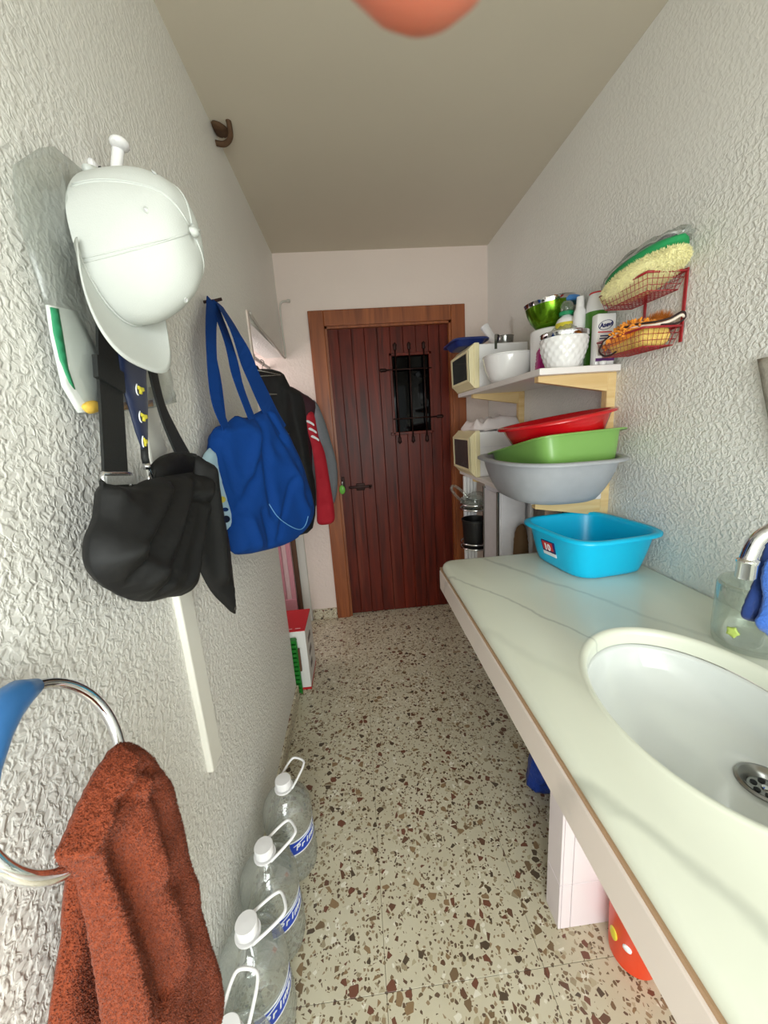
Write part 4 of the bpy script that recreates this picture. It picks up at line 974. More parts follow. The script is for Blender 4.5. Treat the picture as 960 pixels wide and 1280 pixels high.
# ================================================================== WATER BOTTLES
def make_bottle(i, c, turn, label):
    e = empty('water_bottle', (c[0], c[1], 0), label, 'water bottle', 'water bottles lined up along the left wall')
    R0 = 0.074
    prof = [(0.0, 0.006), (0.045, 0.001), (0.064, 0.002), (0.071, 0.012)]
    for k in range(30):
        z = 0.018+k*0.0062
        g = 0.0022*math.sin(z*2*PI/0.026) if not 0.12 < z < 0.165 else 0.0
        prof.append((R0-0.001+g-(0.004 if 0.115 < z < 0.17 else 0), z))
    prof += [(R0, 0.205), (R0-0.001, 0.225), (0.067, 0.248), (0.054, 0.270), (0.036, 0.287), (0.024, 0.296), (0.020, 0.302), (0.020, 0.312), (0.0, 0.313)]
    def fl_(a, z):
        if z > 0.20: return 1-0.085*max(0, math.cos(2*(a+turn)))**3*min(1, (z-0.20)/0.02)*max(0, min(1, (0.29-z)/0.03))
        return 1+0.012*math.sin(10*(a+turn)) if z < 0.11 else 1
    obj('bottle_body', lathe(prof, 60, c[0], c[1], 0, fn=fl_), 'pet', e, True)
    obj('water', lathe([(0.0, 0.008), (0.06, 0.008), (0.068, 0.02), (0.068, 0.20), (0.062, 0.24), (0.0, 0.24)], 30, c[0], c[1], 0), M['water'], e, 40) if False else None
    def arc(r0, r1, z0, z1, a0=-80, a1=24, n=22):
        V = []
        for k in range(n+1):
            a = math.radians(a0+(a1-a0)*k/n)
            V += [Vector((c[0]+r_*math.cos(a), c[1]+r_*math.sin(a), z)) for r_, z in ((r0, z0), (r1, z0), (r1, z1), (r0, z1))]
        F = [(4*k+q, 4*k+(q+1) % 4, 4*k+4+(q+1) % 4, 4*k+4+q) for k in range(n) for q in range(4)]+[(0, 1, 2, 3), (4*n+3, 4*n+2, 4*n+1, 4*n)]
        return V, F
    lb = obj('label', arc(R0-0.003, R0-0.0022, 0.118, 0.168), 'label_blue', e, 40)
    for z in (0.1185, 0.1665):
        obj('label_edge', arc(R0-0.003, R0-0.0018, z-0.002, z+0.002), 'white_print', lb)
    # lettering curved round the label, facing the room
    for q, chs in enumerate('Primor'):
        a = math.radians(-62+q*13)+turn*0
        p = Vector((c[0]+(R0-0.0019)*math.cos(a), c[1]+(R0-0.0019)*math.sin(a), 0.142)); tt = Vector((-math.sin(a), math.cos(a), 0))
        text(chs, 0.026, frame(p, tt, (0, 0, 1)), 'white_print', lb, shear=0.2, bold=0.0006)
    obj('swoosh', tube([(c[0]+(R0-0.0016)*math.cos(math.radians(a)), c[1]+(R0-0.0016)*math.sin(math.radians(a)), 0.150+0.011*math.sin(math.radians((a+72)*2.2))) for a in range(-72, 12, 6)], 0.0012, 6), 'white_print', lb, True)
    cp = obj('cap', lathe([(0.0195, 0.305), (0.0235, 0.305), (0.0238, 0.326), (0.0225, 0.329), (0.0, 0.330)], 40, c[0], c[1], 0, fn=lambda a, z: 1+0.012*math.sin(20*a)), 'white_plastic', e, 40)
    obj('neck_ring', lathe([(0.0205, 0.297), (0.0275, 0.297), (0.0275, 0.302), (0.0205, 0.302)], 40, c[0], c[1], 0, closed=True), 'white_plastic', e, 40)
    ct_, st_ = math.cos(turn), math.sin(turn)
    hp = []
    for x, y, z in ((0.004, -0.027, 0.299), (0.035, -0.028, 0.309), (0.068, -0.026, 0.319), (0.082, -0.016, 0.323), (0.082, 0.016, 0.323), (0.068, 0.026, 0.319), (0.035, 0.028, 0.309), (0.004, 0.027, 0.299)):
        hp.append((c[0]+x*ct_-y*st_, c[1]+x*st_+y*ct_, z))
    obj('carry_handle', tube(smooth_path(hp, 4), 0.0036, 8), 'white_plastic', e, True)
    return e
make_bottle(0, (-0.300, 0.985), math.radians(62), 'clear water bottle with handle, farthest along the wall from the brown towel')
make_bottle(1, (-0.316, 0.797), math.radians(35), 'clear water bottle with handle, second from the box end of the row')
make_bottle(2, (-0.318, 0.640), math.radians(25), 'clear water bottle with handle, third from the box end of the row')
make_bottle(3, (-0.310, 0.485), math.radians(80), 'clear water bottle with handle, standing under the brown towel')

# ================================================================== LEFT WALL
# cable trunking
struct('trim_2', box(XL-0.002, XL+0.014, 0.765, 0.826, 0.60, 1.80, 0.004, 2), mat('trunking', (236, 234, 226), 0.5))
# hook rail
hr = empty('hook_rail', (XL, 0.76, 1.80), 'white coat hook plate with two prongs holding the white cap', 'coat hook')
obj('plate', box(XL-0.001, XL+0.010, 0.775, 0.83, 1.765, 1.822, 0.006, 2), 'white_plastic', hr)
obj('prong', tube(smooth_path([(XL+0.006, 0.80, 1.785), (XL+0.028, 0.80, 1.80), (XL+0.036, 0.80, 1.825), (XL+0.044, 0.798, 1.846)], 6), 0.009, 14), 'white_gloss', hr, True)
obj('prong', tube(smooth_path([(XL+0.006, 0.79, 1.772), (XL+0.028, 0.79, 1.760), (XL+0.042, 0.788, 1.768), (XL+0.046, 0.787, 1.780)], 6), 0.007, 12), 'white_gloss', hr, True)
# prong tip knob
obj('knob', ellipsoid((XL+0.048, 0.796, 1.850), (0.015, 0.017, 0.009), 16, 10), 'white_gloss', hr, True)

# clear bag with papers
pb = empty('clear_bag', (-0.385, 0.70, 1.55), 'clear plastic bag with a white leaflet hanging behind the white cap', 'plastic bag')
bp_ = [(17, 207), (50, 185), (67, 183), (105, 215), (150, 222), (185, 330), (203, 440), (220, 503), (190, 510), (125, 517), (97, 518), (77, 483), (63, 420), (57, 380), (37, 320), (20, 253)]
obj('film', puff(pxX(bp_, -0.378), (1, 0, 0), 0.012, 0.008, 0.03, 0.014, folds=[(atX(50, 200, -0.378), atX(85, 330, -0.378), 0.012, 0.010), (atX(80, 195, -0.378), atX(98, 380, -0.378), 0.010, -0.008)], wob=0.006, wscale=20, sm=0), 'filmbag', pb, True)
lf = obj('leaflet', puff(pxX([(58, 381), (95, 389), (124, 445), (126, 514), (98, 516), (78, 482), (64, 420)], -0.372), (1, 0, 0), 0.001, 0.001, 0.01, 0.014, sm=0), 'paper', pb, True, 'white leaflet')
obj('green_stripe', puff(pxX([(63, 384), (72, 386), (77, 415), (84, 460), (93, 487), (86, 478), (75, 450), (67, 415)], -0.3695), (1, 0, 0), 0.0006, 0.0006, 0.004, 0.008, sm=0), 'paper_green', lf, True)
obj('yellow_scrap', puff(pxX([(103, 508), (112, 501), (122, 503), (124, 513), (112, 517)], -0.368), (1, 0, 0), 0.004, 0.002, 0.008, 0.006), mat('yellow_scrap', (232, 190, 80), 0.7), pb, True)
obj('brown_strip', puff(pxX([(152, 503), (190, 500), (191, 508), (152, 513)], -0.374), (1, 0, 0), 0.003, 0.002, 0.006, 0.006, sm=0), mat('tan_strip', (186, 150, 112), 0.7), pb, True)

# white cap
CO = Vector((-0.341, 0.683, 1.642))
CM = Matrix(((0.036, 0.241*0.76, 1.026), (-0.196, 1.01*0.76, -0.231), (-1.036, -0.183*0.76, 0.079)))   # columns: forward (brim), side, crown
wc = empty('baseball_cap', CO, 'white cotton baseball cap hanging peak down on the coat hook', 'hat')
CA, CB, CH = 0.100, 0.088, 0.128
SEAMS = [math.radians(q) for q in (58, -62, 118, -118, 180)]
EYES = [math.radians(q) for q in (8, 88, -90, 150, -150)]
def crown(t, a, k=1.0):
    """t 0 at the opening, 1 at the button; a = angle, 0 at the front"""
    f = math.cos(t*PI/2)**0.62; hz = CH*math.sin(t*PI/2)**0.92
    fr = 1+0.10*max(0, math.cos(a))**2*math.sin(t*PI)     # fuller front panels
    pan = 1-sum(0.016*math.exp(-((((a-q+PI) % (2*PI))-PI)/0.07)**2) for q in SEAMS)*math.sin(min(1, t*1.1)*PI)
    dent = 1+0.03*noise.noise(Vector((math.cos(a)*2, math.sin(a)*2, t*3)))
    return Vector((CA*f*math.cos(a)*fr*pan*dent, CB*f*math.sin(a)*pan*dent, hz))*k
N1, N2 = 72, 26
rings = [[CO+CM @ crown(i/N2*0.995, 2*PI*j/N1) for j in range(N1)] for i in range(N2+1)]
inner = [[CO+CM @ (crown(i/N2*0.995, 2*PI*j/N1, 0.975)) for j in range(N1)] for i in range(N2, -1, -1)]
# the back of the opening is cut away above the strap
me = loft(rings+inner+[rings[0]], False, False)
obj('crown', me, 'cap_white', wc, True)
for a, a_e in zip(SEAMS, EYES):
    for da in (-0.025, 0.025):
        obj('seam', tube([CO+CM @ (crown(0.02+0.96*i/20, a+da*(1-i/20*0.5), 1.004)) for i in range(21)], 0.0011, 6), 'cap_white', wc, True)
    e0 = crown(0.55, a_e, 1.005); p = CO+CM @ e0
    nn_ = (CM @ e0.normalized()).normalized()
    ey_ = obj('eyelet', xf(lathe([(0.0025, 0.0), (0.0042, 0.0004), (0.0042, 0.0012), (0.0025, 0.0012)], 16, closed=True), Matrix.Translation(p) @ Vector((0, 0, 1)).rotation_difference(nn_).to_matrix().to_4x4()), 'cap_white', wc, True)
    obj('eyelet_hole', disc(p, 0.0024, 0.0012, nn_, 10), 'panel_grey', ey_)
obj('button', ellipsoid(CO+CM @ Vector((0, 0, CH+0.001)), (0.008, 0.008, 0.0065), 18, 10), 'cap_white', wc, True)
# brim: curved sheet
def brimpt(s, q, dz):
    """s -1..1 across, q 0..1 outwards"""
    a = s*math.radians(74); bs = math.cos(s*PI/2)
    base_ = Vector((CA*math.cos(a), CB*math.sin(a), 0.004))
    t_ = s*PI/2; outp = Vector((0.028+0.150*max(0.0, bs)**0.52, math.copysign(0.096*abs(math.sin(t_))**0.72, s)-0.020*bs**0.5, 0.004))
    p = base_.lerp(outp, q)
    p.z += -0.012*(s*s)*(0.25+0.75*q) + 0.022*q + 0.012*q*(1-s*s) + dz
    return p
NS, NQ = 36, 10
top = [[CO+CM @ brimpt(-1+2*i/NS, j/NQ, 0.003) for i in range(NS+1)] for j in range(NQ+1)]
bot = [[CO+CM @ brimpt(-1+2*i/NS, j/NQ, 0.0) for i in range(NS+1)] for j in range(NQ+1)]
V = [p for rw in top for p in rw]+[p for rw in bot for p in rw]; W1 = NS+1; K = W1*(NQ+1); F = []
for j in range(NQ):
    for i in range(NS):
        a = j*W1+i; F.append((a, a+1, a+W1+1, a+W1)); F.append((K+a, K+a+W1, K+a+W1+1, K+a+1))
for i in range(NS):
    a = NQ*W1+i; F.append((a, a+1, K+a+1, K+a)); F.append((i+1, i, K+i, K+i+1))
for j in range(NQ):
    a = j*W1; F.append((a+W1, a, K+a, K+a+W1)); a += NS; F.append((a, a+W1, K+a+W1, K+a))
obj('brim', (V, F), 'cap_white', wc, True)
obj('brim_seam', tube([CO+CM @ (brimpt(-1+2*i/NS, 0.03, 0.004)) for i in range(NS+1)], 0.0016, 6), 'cap_white', wc, True)
obj('back_strap', tube([CO+CM @ (crown(0.03, PI-0.55+1.1*i/10, 1.01)) for i in range(11)], 0.006, 8), 'cap_white', wc, True)

# black shoulder bag
sb = empty('shoulder_bag', (-0.36, 0.70, 1.08), 'black nylon shoulder bag with its flap hanging open, under the white cap', 'shoulder bag')
low = [(242, 674), (237, 692), (232, 739), (208, 747), (186, 752), (161, 749), (129, 731), (113, 706), (113, 671), (124, 642), (127, 603)]
PBk = -0.352
obj('back_panel', puff(pxX([(127, 603), (160, 606), (189, 600), (191, 580), (207, 568), (232, 566), (248, 573), (250, 620)]+low[:-1], PBk), (1, 0, 0), 0.010, 0.012, 0.03, 0.013, wob=0.004), 'bag_black', sb, True)
PFr = -0.325
fa = lambda x, y: atX(x, y, PFr)
obj('front_panel', puff(pxX([(129, 604), (163, 609), (182, 600), (215, 594), (240, 590), (254, 588), (262, 600), (256, 630), (249, 655)]+low, PFr), (1, 0, 0), 0.034, 0.022, 0.045, 0.008,
    folds=[(fa(190, 604), fa(128, 700), 0.009, 0.011), (fa(202, 604), fa(140, 728), 0.006, -0.012), (fa(216, 600), fa(158, 742), 0.010, 0.012), (fa(228, 606), fa(180, 744), 0.006, -0.012), (fa(240, 604), fa(212, 735), 0.011, 0.010),
           (fa(215, 618), fa(240, 630), 0.006, -0.014), (fa(150, 612), fa(122, 665), 0.008, -0.006), (fa(250, 600), fa(236, 690), 0.008, -0.010), (fa(135, 690), fa(205, 748), 0.010, 0.006)], wob=0.003, wscale=18), 'bag_black', sb, True)
obj('mouth_edge', tube(smooth_path([atX(x, y, X) for x, y, X in ((191, 598, -0.35), (196, 578, -0.352), (212, 569, -0.352), (232, 567, -0.35), (250, 576, -0.335), (262, 598, -0.30))], 5), 0.004, 8), 'strap_black', sb, True)
fpl = (Vector((-0.325, 0.74, 1.3)), Vector((0.96, -0.28, 0)))
obj('flap', puff(pxP([(244, 574), (256, 576), (267, 584), (272, 610), (279, 650), (286, 692), (294, 760), (291, 766), (282, 758), (264, 739), (248, 708), (241, 680), (243, 640)], *fpl), fpl[1], 0.010, 0.010, 0.02, 0.010,
    folds=[(on_plane(258, 590, *fpl), on_plane(275, 720, *fpl), 0.016, 0.012)], wob=0.004), 'bag_black', sb, True)
obj('flap_piping', tube(smooth_path(pxP([(262, 580), (269, 595), (274, 625), (281, 662), (288, 705), (294, 762)], fpl[0]+fpl[1].normalized()*0.006, fpl[1]), 5), 0.003, 8), mat('piping', (70, 66, 64), 0.5), sb, True)
s1 = smooth_path([atX(x, y, X) for x, y, X in ((138, 230, -0.372), (136, 330, -0.362), (137, 455, -0.356), (141, 530, -0.352), (145, 600, -0.345), (147, 625, -0.330))], 6)
obj('strap', band(s1, 0.054, (0, 1, -0.35), 0.004), 'strap_black', sb)
obj('strap_keeper', band(smooth_path([atX(x, y, X) for x, y, X in ((136, 455, -0.353), (138, 482, -0.352))], 2), 0.062, (0, 1, -0.35), 0.007), 'strap_black', sb)
bk1, bk2 = atX(129, 601, -0.345), atX(163, 600, -0.345)
uu = (bk2-bk1).normalized(); vv = Vector((0.1, 0, 1)); vv = (vv-uu*vv.dot(uu)).normalized()
obj('buckle', tube([p for a, b2 in zip([bk1+vv*.010, bk2+vv*.010, bk2-vv*.010, bk1-vv*.010], [bk2+vv*.010, bk2-vv*.010, bk1-vv*.010, bk1+vv*.010]) for p in [a.lerp(b2, k/4) for k in range(4)]], 0.003, 8, True), 'chrome', sb, True)
obj('buckle_bar', band([bk1+Vector((0.004, 0, 0)), bk2+Vector((0.004, 0, 0))], 0.013, vv, 0.003), mat('webbing_grey', (150, 150, 148), 0.7, var=0.4, vscale=300), sb)
s2 = smooth_path([atX(x, y, X) for x, y, X in ((150, 235, -0.372), (175, 380, -0.362), (192, 470, -0.358), (203, 512, -0.356), (217, 545, -0.354), (232, 575, -0.350))], 6)
obj('strap', band(s2, [0.028+0.034*max(0, (i/len(s2)-0.55))/0.45 for i in range(len(s2))], (0, 1, -0.2), 0.004), 'strap_black', sb)

# lanyard
ly = empty('lanyard', (-0.37, 0.72, 1.38), 'navy blue lanyard with yellow figures and a metal clip beside the black straps', 'lanyard')
LX = -0.354
obj('ribbon', puff(pxX([(148, 440), (183, 445), (182, 470), (184, 505), (184, 552), (183, 562), (178, 562), (170, 540), (160, 505), (151, 475)], LX), (1, 0, 0), 0.004, 0.003, 0.02, 0.009, sm=0), 'navy', ly, True)
obj('cord', tube([atX(180, 556, LX), atX(181, 572, LX), atX(183, 580, LX)], 0.006, 8), 'strap_black', ly, True)
for x, y in ((176, 487), (180, 521), (181.5, 552)):
    k_ = 1.0 if y < 540 else 0.6
    fig = [(x-4*k_, y-5), (x-1*k_, y-3), (x+3*k_, y-2), (x+4*k_, y+2), (x+1*k_, y+3), (x+1*k_, y+6), (x-1*k_, y+5), (x-1*k_, y+1), (x-3*k_, y-1)]
    obj('yellow_print', puff(pxX(fig, LX+0.0075), (1, 0, 0), 0.0006, 0.001, 0.002, 0.003, sm=0), 'yellow', ly)
    obj('white_print', tube(smooth_path(pxX([(x-5*k_, y-7), (x-6*k_, y-2), (x-5*k_, y+4), (x-3*k_, y+7)], LX+0.0072), 4), 0.0011, 6), 'white_print', ly, True)
p0 = atX(183, 580, LX+0.004)
obj('clip', join(tube(smooth_path([p0, p0+Vector((0, 0.006, -0.012)), p0+Vector((0, 0.012, -0.030)), p0+Vector((0, 0.006, -0.044)), p0+Vector((0, -0.003, -0.036)), p0+Vector((0, -0.001, -0.02))], 5), 0.0024, 8), disc(p0+Vector((0, 0, -0.004)), 0.006, 0.010, (0, 0, 1), 12)), 'chrome', ly, True)

# blue tote
tn = Vector((1, -0.46, 0)).normalized(); tp = Vector((-0.365, 1.03, 1.2))
tt_ = empty('tote_bag', (-0.30, 1.2, 0.95), 'blue cotton tote bag hanging from a nail by its handles', 'tote bag')
body = [(263, 548), (270, 534), (283, 530), (294, 520), (303, 522), (312, 521), (325, 514), (337, 512), (350, 532), (363, 557), (375, 585), (385, 615), (388, 638), (384, 655), (372, 670), (355, 681), (322, 690), (302, 693), (291, 690), (285, 664), (288, 643), (275, 615), (264, 588), (262, 565)]
ft = lambda x, y: on_plane(x, y, tp, tn)
tote_body = obj('body', puff(pxP(body, tp, tn), tn, 0.036, 0.030, 0.06, 0.010, folds=[(ft(312, 525), ft(300, 590), 0.02, 0.015), (ft(312, 525), ft(330, 640), 0.018, -0.018), (ft(325, 570), ft(360, 600), 0.03, 0.014), (ft(310, 585), ft(290, 640), 0.016, -0.014), (ft(318, 640), ft(330, 680), 0.018, -0.016), (ft(300, 650), ft(315, 690), 0.015, 0.012), (ft(330, 520), ft(345, 555), 0.012, -0.016), (ft(275, 540), ft(300, 535), 0.01, 0.008), (ft(268, 560), ft(292, 640), 0.010, -0.008), (ft(340, 560), ft(372, 640), 0.022, 0.012), (ft(352, 600), ft(338, 672), 0.012, -0.010)], wob=0.008, wscale=9), 'tote', tt_, True)
seam = smooth_path(surf(tote_body, [(336, 630), (346, 645), (358, 655), (370, 661), (377, 661), (382, 655), (385, 645)], 0.001), 5)
obj('bottom_seam', tube(seam, 0.0016, 6), 'tote_seam', tt_, True)
na = atX(266, 379, -0.375)
def strap(name, pts, w_, m='tote_dark', wd=(0.4, 1, -0.3)):
    obj(name, band(smooth_path(pts, 6), w_, wd, 0.003), m, tt_)
strap('handle', [na+Vector((0.004, -0.02, 0.0)), ft(264, 430)+tn*0.0, ft(270, 500), ft(277, 540)+tn*0.02], 0.034)
strap('handle', [na+Vector((0.010, -0.005, 0.0)), ft(273, 430)-tn*0.02, ft(281, 480)-tn*0.02, ft(284, 535)-tn*0.01], 0.020)
strap('handle', [na+Vector((0.002, 0.006, 0.0)), ft(286, 430), ft(298, 478), ft(308, 525)+tn*0.02], 0.034)
strap('handle', [na+Vector((0.014, 0.012, 0.0)), ft(290, 415)+tn*0.01, ft(312, 468)+tn*0.01, ft(332, 510)+tn*0.01, ft(345, 540)+tn*0.02], [0.026+0.05*i/18 for i in range(25)])
tag(obj('nail', tube([(XL-0.004, na.y+0.0, na.z+0.004), (XL+0.03, na.y, na.z+0.006), (XL+0.052, na.y, na.z+0.010)], 0.0045, 10), 'iron', None, True), 'dark iron nail in the left wall holding the blue tote', 'nail')
# pale printed bag behind the tote
pbg = empty('printed_pouch', (-0.385, 0.95, 1.1), 'pale blue printed pouch hanging between the black bag and blue tote', 'pouch')
px_ = lambda pts, X: pxX(pts, X)
obj('pouch', puff(pxX([(262, 560), (272, 585), (283, 615), (290, 640), (288, 655), (280, 664), (262, 662), (250, 640), (250, 590)], -0.365), (1, 0, 0), 0.012, 0.010, 0.02, 0.010), 'pale_blue', pbg, True)
for x, y, m_, rx, ry in ((277, 624.5, 'label_yellow', 4.5, 4), (282, 649, 'black', 5, 4.5), (281, 637, 'steel', 4, 2.5)):
    obj('print', puff(pxX([(x+rx*math.cos(k*PI/5), y+ry*math.sin(k*PI/5)) for k in range(10)], -0.352), (1, 0, 0), 0.0006, 0.001, 0.003, 0.004), m_, pbg)

# towel ring and towel
RC = Vector((-0.332, 0.357, 1.034)); RR_ = 0.088; tl, yw = -0.351, -0.114
def rp(t): return RC+Vector((RR_*math.sin(t)*math.sin(tl)+RR_*math.cos(t)*math.sin(yw), RR_*math.cos(t)*math.cos(yw), RR_*math.sin(t)*math.cos(tl)))
tr_ = empty('towel_ring', (XL, 0.34, 1.13), 'chrome towel ring on a blue plastic holder fixed to the left wall', 'towel ring')
obj('ring', tube([rp(2*PI*k/72) for k in range(72)], 0.0062, 14, True), 'chrome', tr_, True)
hd = [rp(math.radians(a)) for a in (158, 136, 114, 96, 80, 66)]
obj('holder', join(tube(hd, 0.013, 16, radii=[0.012, 0.019, 0.021, 0.019, 0.015, 0.008]), tube([rp(math.radians(112)), rp(math.radians(112))+Vector((-0.02, -0.004, 0.004)), Vector((XL+0.004, rp(math.radians(112)).y-0.012, rp(math.radians(112)).z+0.012))], 0.016, 16, radii=[0.016, 0.018, 0.026])), 'blue_plastic', tr_, True)
tw = empty('towel', (-0.33, 0.42, 0.5), 'rust brown terry hand towel pulled through the chrome towel ring', 'towel')
TX = -0.292
tf = lambda x, y: atX(x, y, TX)
frontp = [(140, 936), (152, 929), (166, 935), (186, 960), (205, 1005), (220, 1070), (240, 1150), (262, 1238), (250, 1300), (170, 1330), (146, 1300), (128, 1200), (108, 1110), (96, 1090), (82, 1073), (95, 1040), (115, 985)]
tw_front = obj('front_fold', puff(pxX(frontp, TX), (1, -0.12, 0), 0.020, 0.012, 0.022, 0.007,
    folds=[(tf(140, 950), tf(90, 1075), 0.007, 0.010), (tf(160, 960), tf(120, 1010), 0.006, -0.008), (tf(150, 985), tf(175, 1090), 0.010, 0.008), (tf(105, 1075), tf(165, 1280), 0.009, 0.010), (tf(130, 1060), tf(190, 1240), 0.010, -0.010), (tf(150, 1040), tf(210, 1200), 0.012, 0.008), (tf(130, 975), tf(170, 975), 0.004, 0.005), (tf(120, 1000), tf(165, 1000), 0.004, -0.004)], wob=0.006, wscale=16), 'towel', tw, True)
tw_back = obj('back_fold', puff(pxX([(88, 1080), (112, 1085), (150, 1180), (175, 1320), (110, 1330), (70, 1300), (80, 1180)], -0.352), (1, -0.1, 0), 0.010, 0.010, 0.02, 0.009, wob=0.005), 'towel', tw, True)

def pile(o, n, L0, L1, wd, name='terry_pile'):
    """short loops standing on a cloth: one joined part"""
    me = o.data; tris = []; tot = 0
    for p in me.polygons:
        vs = [me.vertices[i].co for i in p.vertices]
        for k in range(1, len(vs)-1):
            a = (vs[k]-vs[0]).cross(vs[k+1]-vs[0]).length/2
            if p.normal.x > -0.3: tot += a; tris.append((tot, vs[0], vs[k], vs[k+1], p.normal.copy()))
    V, F = [], []; k0 = 0; i = 0
    for q in range(n):
        t = (q+random.random())/n*tot
        while i < len(tris)-1 and tris[i][0] < t: i += 1
        _, a, b2, c, nn_ = tris[i]
        u1, u2 = random.random(), random.random()
        if u1+u2 > 1: u1, u2 = 1-u1, 1-u2
        p = a+(b2-a)*u1+(c-a)*u2
        d = (nn_+Vector((random.uniform(-.7, .7), random.uniform(-.7, .7), random.uniform(-1.1, .3)))).normalized()
        x = d.orthogonal().normalized()*wd; y = d.cross(x); L_ = random.uniform(L0, L1)
        V += [p+x, p-x*0.5+y*0.87, p-x*0.5-y*0.87, p+d*L_]; F += [(k0, k0+1, k0+3), (k0+1, k0+2, k0+3), (k0+2, k0, k0+3)]; k0 += 4
    r_ = obj(name, (V, F), 'towel', tw, True); r_['kind'] = 'stuff'
pile(tw_front, 26000, 0.0016, 0.0034, 0.0009)
pile(tw_back, 7000, 0.0016, 0.0034, 0.0009)

# ================================================================== ALCOVE: COATS, BOX
rl = tag(obj('clothes_rail', tube([(-0.50, 1.772, 1.76), (-0.50, YB-0.001, 1.76)], 0.010, 14), 'steel', None, True), 'steel clothes rail across the alcove above the coats', 'clothes rail')
AXM = -0.49
def mirror(pts): return [Vector((2*AXM-p.x, p.y, p.z)) for p in reversed(pts)]
def hanger(y, z, hw, label, m='steel', clip=False, drop=0.06):
    e = empty('coat_hanger', (-0.50, y, z), label, 'coat hanger', 'coat hangers on the alcove rail')
    obj('hook', tube(smooth_path([(-0.50, y, z), (-0.50, y, 1.73), (-0.488, y, 1.748), (-0.487, y, 1.768), (-0.50, y, 1.778), (-0.513, y, 1.766)], 5), 0.0024, 8), m, e, True)
    obj('shoulder', tube([(-0.50-hw, y, z-drop), (-0.50, y, z), (-0.50+hw, y, z-drop)], 0.003, 8), m, e, True)
    obj('bar', tube([(-0.50-hw, y, z-drop), (-0.50+hw, y, z-drop)], 0.003, 8), m, e, True)
    if clip:
        for s in (-1, 1):
            obj('clip', box(-0.50+s*hw*0.55-0.012, -0.50+s*hw*0.55+0.012, y-0.012, y+0.004, z-drop-0.03, z-drop+0.015, 0.003, 2), 'white_plastic', e)
    return e
hanger(1.885, 1.665, 0.19, 'plain steel coat hanger in front of the black jacket', drop=0.05)
hanger(1.872, 1.55, 0.165, 'steel clip hanger with pale clips against the black jacket', clip=True, drop=0.02)
yj = 1.955
jb = empty('black_jacket', (AXM, yj, 0.8), 'black jacket hanging first in the alcove behind the blue tote', 'jacket')
half = [atY(x, y, yj) for x, y in ((330, 461), (345, 463), (355, 468), (363, 484), (375, 490), (381, 506), (384, 540), (387, 570), (393, 600), (395, 625), (391, 660), (375, 669), (345, 678))]
obj('body', puff(half+mirror(half), (0, -1, 0), 0.05, 0.05, 0.05, 0.016, folds=[(half[3], half[9], 0.012, 0.014), (half[2], half[11], 0.014, -0.012)], wob=0.014, wscale=9, sm=2), 'jacket_black', jb, True)
obj('collar', tube(smooth_path([(AXM-0.07, yj-0.02, 1.655), (AXM-0.03, yj-0.045, 1.64), (AXM+0.03, yj-0.045, 1.64), (AXM+0.07, yj-0.02, 1.655)], 6), 0.016, 10), 'jacket_black', jb, True)
obj('piping', tube([atY(349, 541, yj-0.056), atY(362, 542, yj-0.056)], 0.002, 6), 'steel', jb, True)
yr_ = 2.20
jr2 = empty('red_jacket', (AXM, yr_, 0.8), 'maroon jacket with red sleeves and white stripes behind the black one', 'jacket')
half = [atY(x, y, yr_) for x, y in ((345, 480), (366, 484), (382, 494), (394, 503), (393, 520), (390, 560), (388, 640), (360, 660))]
obj('body', puff(half+mirror(half), (0, -1, 0), 0.035, 0.035, 0.04, 0.018, wob=0.01, sm=2), 'maroon', jr2, True)
sl = [atY(x, y, yr_-0.035) for x, y in ((383, 520), (392, 516), (398, 545), (406, 566), (412, 600), (418, 638), (417, 652), (406, 656), (397, 654), (396, 640), (395, 600), (390, 560), (385, 540))]
def sleeve(pts, m, par, y, striped=True):
    for q in (pts, mirror(pts)):
        s_ = obj('sleeve', puff(q, (0, -1, 0), 0.030, 0.028, 0.03, 0.012, wob=0.008, wscale=20), m, par, True)
sleeve(sl, 'red_jersey', jr2, yr_)
for x, y in ((384.5, 528), (387.5, 537.5), (390.5, 547)):
    obj('stripe', puff(pxY([(x-2, y-1), (x+4, y+2), (x+8, y+4.5), (x+8, y+2), (x+4, y-1), (x, y-3)], yr_-0.072), (0, -1, 0), 0.001, 0.006, 0.004, 0.005), 'white_print', jr2, True)
yg = 2.42
jg = empty('grey_jacket', (AXM, yg, 0.8), 'grey marl sweatshirt hanging last in the alcove against the door wall', 'sweatshirt')
half = [atY(x, y, yg) for x, y in ((350, 490), (375, 490), (393, 502), (400, 520), (402, 560), (402, 625), (375, 640))]
obj('body', puff(half+mirror(half), (0, -1, 0), 0.03, 0.03, 0.04, 0.02, wob=0.01, sm=2), 'grey_jersey', jg, True)
sleeve([atY(x, y, yg-0.03) for x, y in ((391, 503), (396, 504), (401, 514), (407, 530), (414, 553), (421, 580), (422, 608), (419, 626), (415, 629), (411, 618), (405, 590), (398, 550))], 'grey_jersey', jg, yg)
for y, lb in ((yr_, 'brown wooden hanger inside the maroon jacket'), (yg, 'brown wooden hanger inside the grey sweatshirt'), (yj, 'brown wooden hanger inside the black jacket')):
    hz_ = 1.66 if y == yj else 1.60
    e = empty('coat_hanger', (-0.50, y, hz_), lb, 'coat hanger', 'coat hangers on the alcove rail')
    obj('hook', tube(smooth_path([(-0.50, y, hz_), (-0.50, y, 1.73), (-0.488, y, 1.748), (-0.487, y, 1.768), (-0.50, y, 1.778), (-0.513, y, 1.766)], 5), 0.0024, 8), 'steel', e, True)
    obj('shoulder', tube(smooth_path([(-0.66, y, hz_-0.05), (-0.58, y, hz_-0.02), (-0.50, y, hz_+0.006), (-0.42, y, hz_-0.02), (-0.34, y, hz_-0.05)], 6), 0.010, 10), 'pine', e, True)
